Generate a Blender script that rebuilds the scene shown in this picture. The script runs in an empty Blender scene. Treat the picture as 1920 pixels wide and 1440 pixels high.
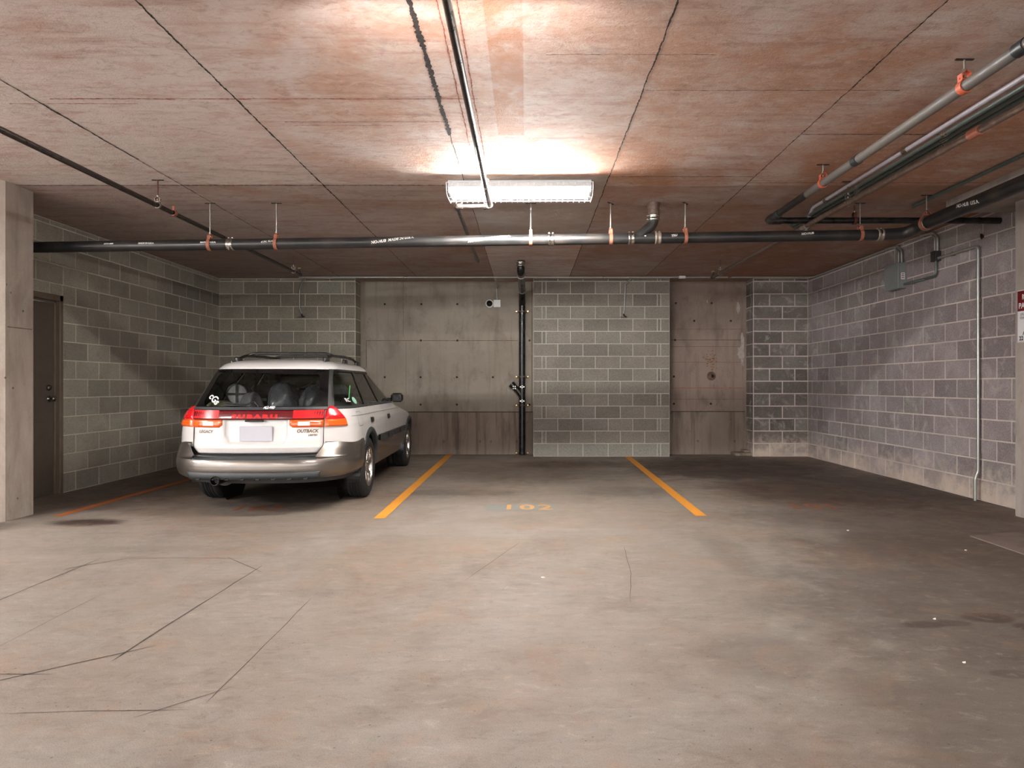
import bpy, math, random
import numpy as np
from mathutils import Vector, Matrix, Quaternion

PI = math.pi
scene = bpy.context.scene
COL = scene.collection
RND = random.Random(7)

# ------------------------------------------------------------------ camera, world, exposure
CAM_H = 1.165
cam_d = bpy.data.cameras.new('camera')
cam = bpy.data.objects.new('camera', cam_d)
COL.objects.link(cam)
cam.location = (0, 0, CAM_H)
cam.rotation_euler = (PI / 2, 0, 0)
cam_d.sensor_width = 36.0
cam_d.lens = 1265.0 / 1920.0 * 36.0
cam_d.shift_x = -28.0 / 1920.0
cam_d.shift_y = 2.0 / 1920.0
cam_d.clip_start = 0.05
cam_d.clip_end = 100
scene.camera = cam

scene.view_settings.view_transform = 'Standard'
scene.view_settings.look = 'None'
scene.view_settings.gamma = 1.0
scene.view_settings.use_curve_mapping = False
scene.view_settings.exposure = 2.92

world = bpy.data.worlds.new('world')
scene.world = world
world.use_nodes = True
world.node_tree.nodes['Background'].inputs[0].default_value = (1.0, 0.97, 0.95, 1)
world.node_tree.nodes['Background'].inputs[1].default_value = 0.58

TUBE_MAIN = 200.0      # strength of the tubes of the fixture in view
TUBE_FILL = 24.0      # tubes of unseen fixtures added as fill light
TUBE_NEAR = 58.0      # the next fixture of the same row, just above the frame
TUBE_SIDE = 105.0      # unseen fixtures at left, hung low to brighten the ceiling

# room (metres): back plane y=11, recess y=11.34
H = 2.905
XL, XR = -5.015, 4.583
YB, YR = 11.0, 11.34

# ------------------------------------------------------------------ node helpers
class NT:
    def __init__(s, name):
        s.m = bpy.data.materials.new(name); s.m.use_nodes = True
        s.t = s.m.node_tree; s.t.nodes.clear()
        s.out = s.t.nodes.new('ShaderNodeOutputMaterial')
    def n(s, typ, **kw):
        nd = s.t.nodes.new('ShaderNode' + typ)
        for k, v in kw.items():
            if k.startswith('i_'):
                nd.inputs[k[2:].replace('_', ' ')].default_value = v
            else: setattr(nd, k, v)
        return nd
    def l(s, a, b): s.t.links.new(a, b)
    def setin(s, inp, v):
        if hasattr(v, 'links') or isinstance(v, bpy.types.NodeSocket): s.l(v, inp)
        else: inp.default_value = v
    def math(s, op, a, b=0.0, clamp=False):
        nd = s.t.nodes.new('ShaderNodeMath'); nd.operation = op; nd.use_clamp = clamp
        s.setin(nd.inputs[0], a); s.setin(nd.inputs[1], b)
        return nd.outputs[0]
    def mix(s, f, a, b, mode='MIX'):
        nd = s.t.nodes.new('ShaderNodeMix'); nd.data_type = 'RGBA'; nd.blend_type = mode
        s.setin(nd.inputs[0], f)
        s.setin(nd.inputs[6], a if not isinstance(a, tuple) else rgba(a))
        s.setin(nd.inputs[7], b if not isinstance(b, tuple) else rgba(b))
        return nd.outputs[2]
    def noise(s, vec, scale, detail=4, rough=0.55, dist=0.0, sc=None):
        if sc is not None:
            mp = s.t.nodes.new('ShaderNodeMapping'); mp.inputs['Scale'].default_value = sc
            s.l(vec, mp.inputs[0]); vec = mp.outputs[0]
        nd = s.t.nodes.new('ShaderNodeTexNoise')
        nd.inputs['Scale'].default_value = scale; nd.inputs['Detail'].default_value = detail
        nd.inputs['Roughness'].default_value = rough; nd.inputs['Distortion'].default_value = dist
        s.l(vec, nd.inputs['Vector'])
        return nd.outputs[0]
    def ramp(s, f, lo, hi, a=0.0, b=1.0, smooth=True):
        nd = s.t.nodes.new('ShaderNodeMapRange')
        if smooth: nd.interpolation_type = 'SMOOTHSTEP'
        s.setin(nd.inputs[0], f)
        for i, v in zip((1, 2, 3, 4), (lo, hi, a, b)): nd.inputs[i].default_value = v
        return nd.outputs[0]
    def sep(s, vec):
        nd = s.t.nodes.new('ShaderNodeSeparateXYZ'); s.l(vec, nd.inputs[0]); return nd.outputs
    def obj(s): return s.n('TexCoord').outputs['Object']
    def geo(s): return s.n('NewGeometry').outputs['Position']
    def bump(s, h, strength=0.3, dist=0.01):
        nd = s.t.nodes.new('ShaderNodeBump'); nd.inputs['Strength'].default_value = strength
        nd.inputs['Distance'].default_value = dist; s.l(h, nd.inputs['Height']); return nd.outputs[0]
    def bsdf(s, color, rough=0.6, metal=0.0, coat=0.0, bump=None, spec=None, coat_rough=0.05):
        p = s.t.nodes.new('ShaderNodeBsdfPrincipled')
        s.setin(p.inputs['Base Color'], rgba(color) if isinstance(color, tuple) else color)
        s.setin(p.inputs['Roughness'], rough); s.setin(p.inputs['Metallic'], metal)
        p.inputs['Coat Weight'].default_value = coat; p.inputs['Coat Roughness'].default_value = coat_rough
        if spec is not None: p.inputs['Specular IOR Level'].default_value = spec
        if bump is not None: s.l(bump, p.inputs['Normal'])
        s.l(p.outputs[0], s.out.inputs[0]); return p

def lin(c): return c / 12.92 if c <= 0.04045 else ((c + 0.055) / 1.055) ** 2.4
def C(r, g, b): return (lin(r / 255), lin(g / 255), lin(b / 255))
def rgba(c): return (c[0], c[1], c[2], 1.0)

def dusty(name, color, rough=0.5, metal=0.0, amount=0.25, scale=20, coat=0.0, dust=C(120, 105, 92), spec=None, bump=0.08):
    """plain material with procedural wear"""
    t = NT(name); v = t.obj()
    n1 = t.noise(v, scale, 5, 0.6); n2 = t.noise(v, scale * 6, 3, 0.6)
    f = t.math('MULTIPLY', t.ramp(n1, 0.4, 0.75), amount)
    c = t.mix(f, color, dust)
    c = t.mix(t.math('MULTIPLY', n2, 0.25), c, (color[0] * .6, color[1] * .6, color[2] * .6))
    r = t.ramp(n1, 0.3, 0.7, max(rough - .08, .02), min(rough + .12, 1), False)
    t.bsdf(c, r, metal, coat, t.bump(n2, bump, 0.002), spec)
    return t.m

def concrete(name, a, b, dark, sx=(1, 1, 1), streak=0.0, pits=0.5, bump=0.35, rough=0.85):
    t = NT(name); v = t.geo()
    n1 = t.noise(v, 0.7, 6, 0.62, 0.6); n2 = t.noise(v, 4.0, 6, 0.65, 0.3, sx); n3 = t.noise(v, 45, 4, 0.7)
    c = t.mix(t.ramp(n1, 0.35, 0.68), a, b)
    c = t.mix(t.math('MULTIPLY', t.ramp(n2, 0.45, 0.75), 0.55), c, dark)
    if streak:
        n4 = t.noise(v, 9, 4, 0.6, 0.2, (1, 1, 0.06))
        c = t.mix(t.math('MULTIPLY', t.ramp(n4, 0.5, 0.72), streak), c, dark)
    vor = t.n('TexVoronoi', i_Scale=9.0); t.l(v, vor.inputs['Vector'])
    pit = t.math('MULTIPLY', t.ramp(vor.outputs['Distance'], 0.05, 0.12, 1, 0), t.ramp(n2, 0.45, 0.6))
    c = t.mix(t.math('MULTIPLY', pit, pits), c, (0.02, 0.016, 0.014))
    c = t.mix(t.math('MULTIPLY', n3, 0.35), c, dark)
    h = t.math('ADD', t.math('MULTIPLY', n3, 0.4), t.math('SUBTRACT', t.math('MULTIPLY', n2, .8), pit))
    t.bsdf(c, rough, bump=t.bump(h, bump, 0.006), spec=0.25)
    return t.m

def metal(name, color, rough=0.3, amount=0.3, scale=30, dust=C(90, 78, 68)):
    return dusty(name, color, rough, 1.0, amount, scale, dust=dust)

M = {}
# ------------------------------------------------------------------ surface materials
def make_floor():
    t = NT('floor_concrete'); v = t.geo(); x, y, z = t.sep(v)
    n0 = t.noise(v, 0.45, 5, 0.6, 0.8); n1 = t.noise(v, 1.6, 7, 0.65, 0.5); n2 = t.noise(v, 7, 6, 0.65, 0.2, (0.45, 1.3, 1)); n3 = t.noise(v, 60, 4, 0.75); n4 = t.noise(v, 260, 2, 0.7)
    c = t.mix(t.ramp(n0, 0.38, 0.66), C(127, 119, 110), C(120, 106, 93))
    c = t.mix(t.math('MULTIPLY', t.ramp(n1, 0.48, 0.74), 0.42), c, C(93, 78, 69))
    c = t.mix(t.math('MULTIPLY', t.ramp(n2, 0.42, 0.8), 0.30), c, C(84, 73, 64))
    c = t.mix(t.math('MULTIPLY', t.ramp(n2, 0.2, 0.45, 1, 0), 0.25), c, C(136, 130, 122))
    # worn, dirty ground: drips and oil where cars stand; wide right ones partly painted shade (cx, cy, rx, ry, amount)
    blobs = [(-3.72, 5.72, .36, .17, 1.0), (.65, 9.9, 1.1, .55, .62), (-.75, 7.3, .75, .28, .42), (1.1, 7.4, .6, .4, .45),
             (0.1, 9.0, 1.3, 1.2, .38), (2.9, 9.4, 1.7, 1.5, .78), (3.6, 7.6, 1.6, 1.6, .72), (3.2, 5.9, 1.4, .8, .45),
             (-2.5, 8.6, 1.0, 2.6, .6), (-4.2, 8.5, .9, 2.4, .45), (2.31, 3.38, .17, .10, .8), (2.44, 3.24, .13, .09, .8), (1.93, 3.28, .14, .065, .75), (2.08, 3.30, .12, .06, .7),
             (1.95, 2.72, .11, .06, .65), (2.6, 3.4, 1.4, 1.4, .5), (3.4, 4.7, 1.6, 1.0, .55), (1.6, 3.6, .5, .25, .3), (1.4, 4.7, .16, .8, .22),
             (2.0, 2.3, 1.0, .8, .42), (1.0, 2.9, .3, .3, .25), (-4.6, 5.5, .5, .3, .5), (-2.9, 4.8, .9, .12, .18)]
    nd = t.noise(v, 3.2, 5, 0.7); acc = None
    for cx, cy, rx, ry, am in blobs:
        dx = t.math('DIVIDE', t.math('SUBTRACT', x, cx), rx); dy = t.math('DIVIDE', t.math('SUBTRACT', y, cy), ry)
        d = t.math('SQRT', t.math('ADD', t.math('MULTIPLY', dx, dx), t.math('MULTIPLY', dy, dy)))
        d = t.math('ADD', d, t.math('MULTIPLY', t.math('SUBTRACT', nd, .5), 1.3 if rx > .5 else .7))
        f = t.ramp(d, 0.55, 1.15, am, 0)
        acc = f if acc is None else t.math('MAXIMUM', acc, f)
    c = t.mix(acc, c, C(46, 33, 26))
    n7 = t.noise(v, 16, 6, 0.75, 0.8, (.6, 1.2, 1)); n8 = t.noise(v, 2.8, 6, .7, 1.0)
    c = t.mix(t.math('MULTIPLY', t.ramp(n7, 0.5, 0.68), 0.34), c, C(84, 66, 52))
    c = t.mix(t.math('MULTIPLY', t.ramp(n7, 0.3, 0.46, 1, 0), 0.32), c, C(158, 150, 138))
    c = t.mix(t.math('MULTIPLY', t.ramp(n8, 0.5, 0.68), 0.34), c, C(132, 102, 78))
    # tyre scuffs
    n5 = t.noise(v, 2.5, 4, 0.5, 0.4, (3.5, 0.35, 1))
    c = t.mix(t.math('MULTIPLY', t.ramp(n5, 0.6, 0.78), 0.16), c, C(96, 82, 72))
    c = t.mix(t.math('MULTIPLY', t.ramp(n3, 0.58, 0.76), 0.5), c, C(62, 52, 45))
    c = t.mix(t.math('MULTIPLY', t.ramp(n4, 0.5, 0.68), 0.5), c, C(50, 43, 38))
    c = t.mix(t.math('MULTIPLY', t.ramp(n3, 0.1, 0.32, 1, 0), 0.25), c, C(179, 171, 163))
    vo = t.n('TexVoronoi', i_Scale=26.0); t.l(v, vo.inputs['Vector'])
    c = t.mix(t.math('MULTIPLY', t.math('MULTIPLY', t.ramp(vo.outputs['Distance'], .06, .14, 1, 0), t.ramp(n2, .46, .6)), .75), c, C(48, 40, 36))
    h = t.math('ADD', t.math('MULTIPLY', n3, 0.5), t.math('MULTIPLY', n2, 0.5))
    rough = t.ramp(n1, 0.3, 0.7, 0.55, 0.8)
    t.bsdf(c, rough, bump=t.bump(h, 0.3, 0.006), spec=0.3)
    return t.m
M['floor'] = make_floor()

def make_ceiling():
    t = NT('ceiling_concrete'); v = t.geo(); x, y, z = t.sep(v)
    # plywood form panels 4 x 8 ft print their own tone on the slab
    px = t.math('FLOOR', t.math('DIVIDE', t.math('ADD', x, .535 + 12.2), 1.22)); py = t.math('FLOOR', t.math('DIVIDE', t.math('ADD', y, 20 - 5.87 + 4.4), 2.44))
    cmb = t.n('CombineXYZ'); t.l(px, cmb.inputs[0]); t.l(py, cmb.inputs[1])
    wn = t.n('TexWhiteNoise'); wn.noise_dimensions = '3D'; t.l(cmb.outputs[0], wn.inputs['Vector'])
    tone = wn.outputs['Value']
    n0 = t.noise(v, 0.55, 5, 0.6, 0.9); n1 = t.noise(v, 2.2, 7, 0.68, 0.6); n2 = t.noise(v, 5, 6, 0.65, 0.3, (0.25, 2.2, 1)); n3 = t.noise(v, 34, 5, 0.72, 1.6); n6 = t.noise(v, 90, 3, .7)
    rust = t.math('ADD', t.ramp(x, -3.2, 3.4, -0.28, 0.42, False), t.math('MULTIPLY', t.math('SUBTRACT', tone, .5), .35))
    rust = t.math('ADD', rust, t.math('MULTIPLY', t.math('SUBTRACT', n0, .5), 2.2))
    rust = t.math('ADD', rust, t.math('MULTIPLY', t.math('SUBTRACT', n1, .5), 1.6))
    c = t.mix(t.ramp(rust, -0.3, 0.75), C(216, 203, 196), C(190, 142, 114))
    c = t.mix(t.math('MULTIPLY', t.ramp(n2, 0.5, 0.72), 0.5), c, C(160, 118, 100))
    c = t.mix(t.math('MULTIPLY', t.ramp(n1, 0.52, 0.7), 0.35), c, C(222, 213, 206))
    c = t.mix(t.math('MULTIPLY', t.ramp(n3, 0.55, 0.75), 0.38), c, C(126, 100, 88))
    c = t.mix(t.math('MULTIPLY', tone, 0.10), c, C(104, 80, 68))
    n9 = t.noise(v, 11, 6, .78, 1.4, (.7, 1.3, 1)); n10 = t.noise(v, 3.5, 6, .7, 1.2, (.5, 1.4, 1))
    c = t.mix(t.math('MULTIPLY', t.ramp(n9, .5, .66), .34), c, C(118, 88, 76))
    c = t.mix(t.math('MULTIPLY', t.ramp(n9, .32, .46, 1, 0), .3), c, C(226, 218, 212))
    c = t.mix(t.math('MULTIPLY', t.ramp(n10, .5, .64), .3), c, C(176, 118, 92))
    # panel beside and behind the fixture: its cool light painted in as grey
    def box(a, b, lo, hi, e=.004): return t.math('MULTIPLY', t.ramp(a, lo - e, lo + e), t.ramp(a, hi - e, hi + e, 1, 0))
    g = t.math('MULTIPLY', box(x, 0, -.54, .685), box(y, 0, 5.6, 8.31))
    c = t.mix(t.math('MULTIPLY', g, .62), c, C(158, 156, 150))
    g = t.math('MULTIPLY', box(x, 0, -.2, -.02), box(y, 0, 2.0, 4.7))
    c = t.mix(t.math('MULTIPLY', g, t.ramp(n1, .35, .6, .25, .8)), c, C(178, 124, 92))
    # panels towards the back of the bay: dimness there painted in as deep brown
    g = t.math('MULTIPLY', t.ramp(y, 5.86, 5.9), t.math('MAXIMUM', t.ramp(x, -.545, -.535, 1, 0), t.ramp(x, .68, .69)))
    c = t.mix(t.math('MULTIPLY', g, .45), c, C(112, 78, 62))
    h = t.math('ADD', t.math('MULTIPLY', n3, 0.7), t.math('MULTIPLY', n2, 0.6))
    h = t.math('ADD', h, t.math('MULTIPLY', n6, .2))
    t.bsdf(c, 0.82, bump=t.bump(h, 0.75, 0.014), spec=0.25)
    return t.m
M['ceiling'] = make_ceiling()

def make_block(name, base, alt, white=0.0, ztop=0.45, moss=None):
    t = NT(name); v = t.geo(); x, y, z = t.sep(v)
    at = t.n('Attribute'); at.attribute_name = 'tint'
    tint = t.sep(at.outputs['Color'])
    n1 = t.noise(v, 1.3, 5, 0.6, 0.5); n2 = t.noise(v, 9, 5, 0.65); n3 = t.noise(v, 110, 4, 0.8)
    c = t.mix(t.ramp(n1, 0.35, 0.65), base, alt)
    c = t.mix(t.math('MULTIPLY', tint[0], 0.6), c, tuple(k * .55 for k in base))
    c = t.mix(t.math('MULTIPLY', tint[1], 0.9), c, C(150, 150, 142))
    c = t.mix(t.math('MULTIPLY', t.ramp(n2, 0.5, 0.75), 0.22), c, C(120, 112, 104))
    c = t.mix(t.math('MULTIPLY', t.ramp(n3, 0.4, 0.7, 0, 1), 0.55), c, C(48, 42, 38))
    n9 = t.noise(v, 45, 5, 0.8); c = t.mix(t.math('MULTIPLY', t.ramp(n9, 0.3, 0.5, 1, 0), 0.3), c, C(176, 168, 158))
    if white:
        zz = t.math('ADD', z, t.math('MULTIPLY', t.math('SUBTRACT', n2, .5), -0.9))
        f = t.math('MULTIPLY', t.ramp(zz, 0.0, ztop, 1, 0), t.ramp(t.noise(v, 2.1, 4, .6), .35, .6, .35, 1))
        c = t.mix(t.math('MULTIPLY', f, white), c, C(205, 188, 172))
        f2 = t.math('MULTIPLY', t.ramp(t.noise(v, 3.4, 6, .75, 1.0), .52, .66), .45 * white)
        c = t.mix(f2, c, C(190, 184, 178))
    t.bsdf(c, 0.9, bump=t.bump(n3, 0.5, 0.004), spec=0.15)
    return t.m
M['block_pier'] = make_block('pier_blocks', C(146, 139, 128), C(160, 151, 141))
M['block_left'] = make_block('left_blocks', C(166, 160, 147), C(183, 177, 162))
M['block_backleft'] = make_block('back_left_blocks', C(149, 144, 129), C(166, 159, 145))
M['block_right'] = make_block('right_blocks', C(155, 143, 144), C(173, 163, 165), 0.9)
M['block_stub'] = make_block('stub_blocks', C(117, 109, 104), C(139, 131, 124), 0.9)
def make_mortar(name, c1, c2):
    t = NT(name); v = t.geo()
    n = t.noise(v, 30, 4, .7); n2 = t.noise(v, 1.5, 4, .6)
    c = t.mix(t.ramp(n2, .35, .65), c1, c2)
    c = t.mix(t.math('MULTIPLY', n, .3), c, C(100, 94, 88))
    t.bsdf(c, .9, bump=t.bump(n, .3, .003), spec=.15); return t.m
M['mortar_pier'] = make_mortar('pale_mortar', C(210, 205, 195), C(195, 190, 179))
M['mortar_left'] = make_mortar('grey_mortar', C(222, 215, 196), C(201, 193, 176))
M['mortar_right'] = make_mortar('chalky_mortar', C(215, 202, 193), C(195, 182, 176))

M['conc_back'] = concrete('cast_concrete', C(166, 157, 144), C(150, 140, 127), C(108, 98, 88), (1, 1, .6), 0.35, 0.4, 0.25)
M['conc_low'] = concrete('rough_cast_concrete', C(155, 141, 128), C(134, 121, 108), C(86, 74, 66), (1, 1, .3), 0.75, 0.5, 0.4)
M['conc_alcove'] = concrete('brown_cast_concrete', C(158, 140, 127), C(137, 121, 111), C(100, 85, 78), (1, 1, .5), 0.4, 0.4, 0.3)
M['conc_column'] = concrete('column_concrete', C(186, 177, 166), C(166, 152, 142), C(116, 103, 94), (1, 1, .35), 0.35, 0.8, 0.4)
M['conc_pale'] = concrete('pale_concrete', C(176, 166, 158), C(160, 150, 143), C(118, 106, 100), (1, 1, .4), 0.3, 0.5, 0.3)
M['floor_pad'] = concrete('pad_concrete', C(123, 109, 101), C(107, 93, 86), C(75, 63, 57), (1, 1, 1), 0, 0.3, 0.25)
M['joint_dark'] = dusty('dark_joint', C(38, 28, 24), 0.95, 0, .3, 40)
M['joint_soft'] = dusty('soft_joint', C(96, 72, 60), 0.95, 0, .5, 12, dust=C(160, 140, 128))
M['saw_cut'] = dusty('saw_cut', C(52, 36, 28), 0.95, 0, .25, 12, dust=C(130, 110, 96))
M['chalk_red'] = dusty('red_chalk', C(150, 70, 56), 0.95, 0, .75, 14, dust=C(176, 140, 124))
M['tie_hole'] = dusty('tie_hole_dark', C(26, 20, 17), 0.95)
M['white_patch'] = dusty('white_plaster_splash', C(176, 168, 160), 0.9, 0, .5, 18)
M['rust_spot'] = dusty('rust_spot', C(132, 78, 42), 0.9, 0, .5, 30)

def make_paint(name, col, worn):
    t = NT(name); v = t.geo(); n = t.noise(v, 22, 6, .75, .4); n2 = t.noise(v, 120, 3, .7)
    c = t.mix(t.math('MULTIPLY', t.ramp(n, .5, .72), worn), col, C(120, 98, 78))
    c = t.mix(t.math('MULTIPLY', n2, .25), c, tuple(k * .6 for k in col))
    t.bsdf(c, .7, bump=t.bump(n2, .15, .002), spec=.3); return t.m
M['line_orange'] = make_paint('orange_line_paint', C(205, 135, 42), .4)
M['line_old'] = make_paint('old_orange_line_paint', C(172, 94, 35), .75)
M['num_orange'] = make_paint('faded_orange_stencil', C(174, 133, 84), .85)
M['num_red'] = make_paint('faded_red_stencil', C(136, 81, 55), .9)
M['num_gray'] = make_paint('grey_cover_paint', C(116, 115, 109), .6)

# ------------------------------------------------------------------ object materials
M['pipe_black'] = dusty('black_pipe', C(33, 33, 33), 0.38, 0, .22, 5, dust=C(96, 80, 70), spec=.5)
M['pipe_jet'] = dusty('jet_pipe', C(16, 18, 17), 0.3, 0, .12, 14, spec=.5)
M['pipe_grey'] = dusty('dusty_grey_pipe', C(104, 100, 96), 0.5, 0, .4, 12)
M['pipe_rusty'] = dusty('rusty_pipe', C(92, 74, 64), 0.55, .2, .6, 26, dust=C(148, 126, 112))
M['pipe_steel'] = dusty('sprinkler_steel', C(62, 56, 52), 0.32, .6, .35, 26, dust=C(110, 84, 70))
M['conduit'] = dusty('galvanised_conduit', C(186, 188, 184), 0.34, .7, .12, 8, dust=C(150, 144, 136), bump=.01)
M['conduit_green'] = dusty('greenish_conduit', C(92, 104, 100), 0.35, .3, .2, 22)
M['conduit_lilac'] = dusty('pale_conduit', C(176, 170, 178), 0.4, .2, .25, 22)
M['clamp_steel'] = metal('stainless_band', C(200, 196, 188), 0.24, .35, 60)
M['clamp_worn'] = dusty('worn_band', C(150, 138, 126), 0.4, .6, .5, 60)
M['hanger_rust'] = dusty('rust_red_strap', C(150, 88, 66), 0.6, .1, .4, 40, dust=C(186, 140, 118))
M['hanger_dark'] = dusty('dark_red_strap', C(92, 44, 34), 0.6, .1, .4, 40)
M['hanger_orange'] = dusty('orange_strap', C(206, 96, 62), 0.5, 0, .3, 40)
M['rod'] = metal('threaded_rod', C(190, 186, 178), 0.35, .3, 80)
M['rod_rusty'] = dusty('rusty_rod', C(92, 52, 42), 0.6, .4, .4, 60)
M['slot_dark'] = dusty('slot_dark', C(24, 19, 17), 0.8)
M['brass'] = metal('brass_nut', C(226, 190, 120), 0.25, .1, 60)
M['box_grey'] = dusty('grey_box_enamel', C(126, 130, 130), 0.45, 0, .15, 16)
M['box_dark'] = dusty('dark_box_enamel', C(52, 52, 54), 0.45, .2, .2, 16)
M['white_plastic'] = dusty('white_plastic', C(222, 224, 222), 0.4, 0, .05, 16)
M['fixture_white'] = dusty('fixture_white_enamel', C(196, 198, 200), 0.4, 0, .12, 20)
M['guard_wire'] = dusty('guard_wire', C(226, 228, 228), 0.3, .2, .1, 30)
M['dead_tube'] = dusty('unlit_tube', C(214, 214, 210), 0.3, 0, .05, 20)
M['black_lens'] = dusty('black_lens', C(10, 10, 12), 0.12, 0, .02, 10, coat=.6)
M['door_brown'] = dusty('door_brown_paint', C(92, 83, 72), 0.5, 0, .15, 8, dust=C(74, 66, 58))
M['frame_brown'] = dusty('frame_brown_paint', C(112, 98, 84), 0.5, 0, .2, 12, dust=C(84, 72, 62))
M['knob'] = metal('satin_knob', C(150, 148, 142), 0.25, .2)
M['sign_white'] = dusty('sign_white', C(226, 222, 222), 0.4, 0, .04, 10)
M['sign_red'] = dusty('sign_maroon', C(108, 14, 22), 0.4, 0, .05, 10)
M['sign_ink'] = dusty('sign_ink', C(44, 40, 44), 0.6)
M['pipe_print'] = dusty('pipe_print_white', C(206, 204, 198), 0.6, 0, .35, 90, dust=C(80, 76, 72))
M['scrap'] = dusty('white_scrap', C(226, 220, 208), 0.8)

def make_emit(name, col, st):
    t = NT(name); e = t.n('Emission'); e.inputs[0].default_value = rgba(col); e.inputs[1].default_value = st
    t.l(e.outputs[0], t.out.inputs[0]); return t.m
M['tube_main'] = make_emit('lit_tube', (1.0, .975, .94), TUBE_MAIN)
M['tube_near'] = make_emit('lit_tube_near', (1.0, .97, .95), TUBE_NEAR)
M['tube_side'] = make_emit('lit_tube_side', (1.0, .965, .95), TUBE_SIDE)
M['tube_fill'] = make_emit('lit_tube_fill', (1.0, .965, .94), TUBE_FILL)

# car materials
def car_paint(name, col, metal_=0.0, rough=0.35, coat=1.0, dirt=.12):
    t = NT(name); v = t.obj(); n = t.noise(v, 3, 5, .6); n2 = t.noise(v, 300, 2, .6)
    c = t.mix(t.math('MULTIPLY', t.ramp(n, .4, .7), dirt), col, C(120, 108, 96))
    t.bsdf(c, rough, metal_, coat, t.bump(n2, .02, .0005), coat_rough=.06); return t.m
M['white_paint'] = car_paint('white_car_paint', C(196, 193, 190))
M['taupe_paint'] = car_paint('taupe_metallic_paint', C(118, 111, 104), .85, .33, .8)
M['trim_dark'] = dusty('dark_grey_plastic', C(40, 44, 46), 0.5, 0, .12, 8, dust=C(110, 104, 98))
M['trim_black'] = dusty('black_trim', C(10, 11, 12), 0.35, 0, .08, 12)
M['pillar'] = car_paint('grey_pillar_paint', C(42, 46, 46), .2, .35, .8)
M['cabin'] = dusty('cabin_cloth', C(60, 60, 60), 0.9, 0, .2, 8)
M['tyre'] = dusty('tyre_rubber', C(22, 23, 23), 0.75, 0, .3, 30, dust=C(70, 66, 60))
M['rim'] = metal('alloy_rim', C(186, 182, 178), 0.28, .25, 12, dust=C(110, 84, 64))
M['chrome'] = metal('chrome', C(210, 210, 210), 0.1, .05)
M['exhaust'] = metal('exhaust_pipe', C(52, 50, 47), 0.35, .4)
M['gold_badge'] = dusty('gold_badge', C(104, 80, 48), 0.4, .3, .1)
M['sticker_white'] = dusty('sticker_white', C(232, 232, 230), 0.5, 0, .02, 10)
M['sticker_green'] = dusty('sticker_green', C(90, 190, 110), 0.5, 0, .02, 10)
M['sticker_mint'] = dusty('sticker_mint', C(150, 196, 172), 0.5, 0, .3, 60, dust=C(40, 60, 50))
M['plate'] = dusty('blank_plate', C(178, 178, 186), 0.4, 0, .05, 4)
M['bag'] = dusty('grey_bag_plastic', C(67, 69, 75), 0.25, 0, .3, 9, dust=C(77, 79, 83), bump=.6)
M['bag_pale'] = dusty('pale_bag_plastic', C(98, 97, 102), 0.3, 0, .3, 9, bump=.6)
M['drum_skin'] = dusty('pale_cloth', C(170, 166, 172), 0.8)
M['khaki'] = dusty('khaki_cloth', C(134, 134, 104), 0.9, 0, .4, 18)
M['grime'] = dusty('dark_hose', C(30, 28, 27), 0.6)
def lamp_mat(name, col, em=0.0, stripe=0):
    t = NT(name); v = t.obj(); x, y, z = t.sep(v)
    w = t.n('TexWave', i_Scale=14.0); w.bands_direction = 'X' if stripe else 'Z'; t.l(v, w.inputs['Vector'])
    c = t.mix(t.math('MULTIPLY', w.outputs['Fac'], .35), col, tuple(k * .35 for k in col))
    t.bsdf(c, .18, 0, 1.0, coat_rough=.03); return t.m
M['lamp_red'] = lamp_mat('red_lens', C(206, 22, 30))
M['lamp_deepred'] = lamp_mat('deep_red_lens', C(92, 5, 18))
M['lamp_amber'] = lamp_mat('amber_lens', C(226, 92, 26))
M['lamp_clear'] = lamp_mat('clear_lens', C(190, 194, 196))
M['red_letter'] = lamp_mat('red_letter', C(226, 36, 40))
def make_glass(name, tint, refl=.9):
    t = NT(name); tr = t.n('BsdfTransparent'); tr.inputs[0].default_value = rgba(tint)
    gl = t.n('BsdfGlossy'); gl.inputs['Roughness'].default_value = .02
    fr = t.n('Fresnel'); fr.inputs[0].default_value = 1.5
    mx = t.n('MixShader'); t.l(t.math('MULTIPLY', fr.outputs[0], refl), mx.inputs[0]); t.l(tr.outputs[0], mx.inputs[1]); t.l(gl.outputs[0], mx.inputs[2])
    t.l(mx.outputs[0], t.out.inputs[0]); return t.m
M['glass'] = make_glass('tinted_glass', (.86, .90, .87))
M['glass_side'] = make_glass('green_side_glass', (.80, .88, .82))

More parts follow.
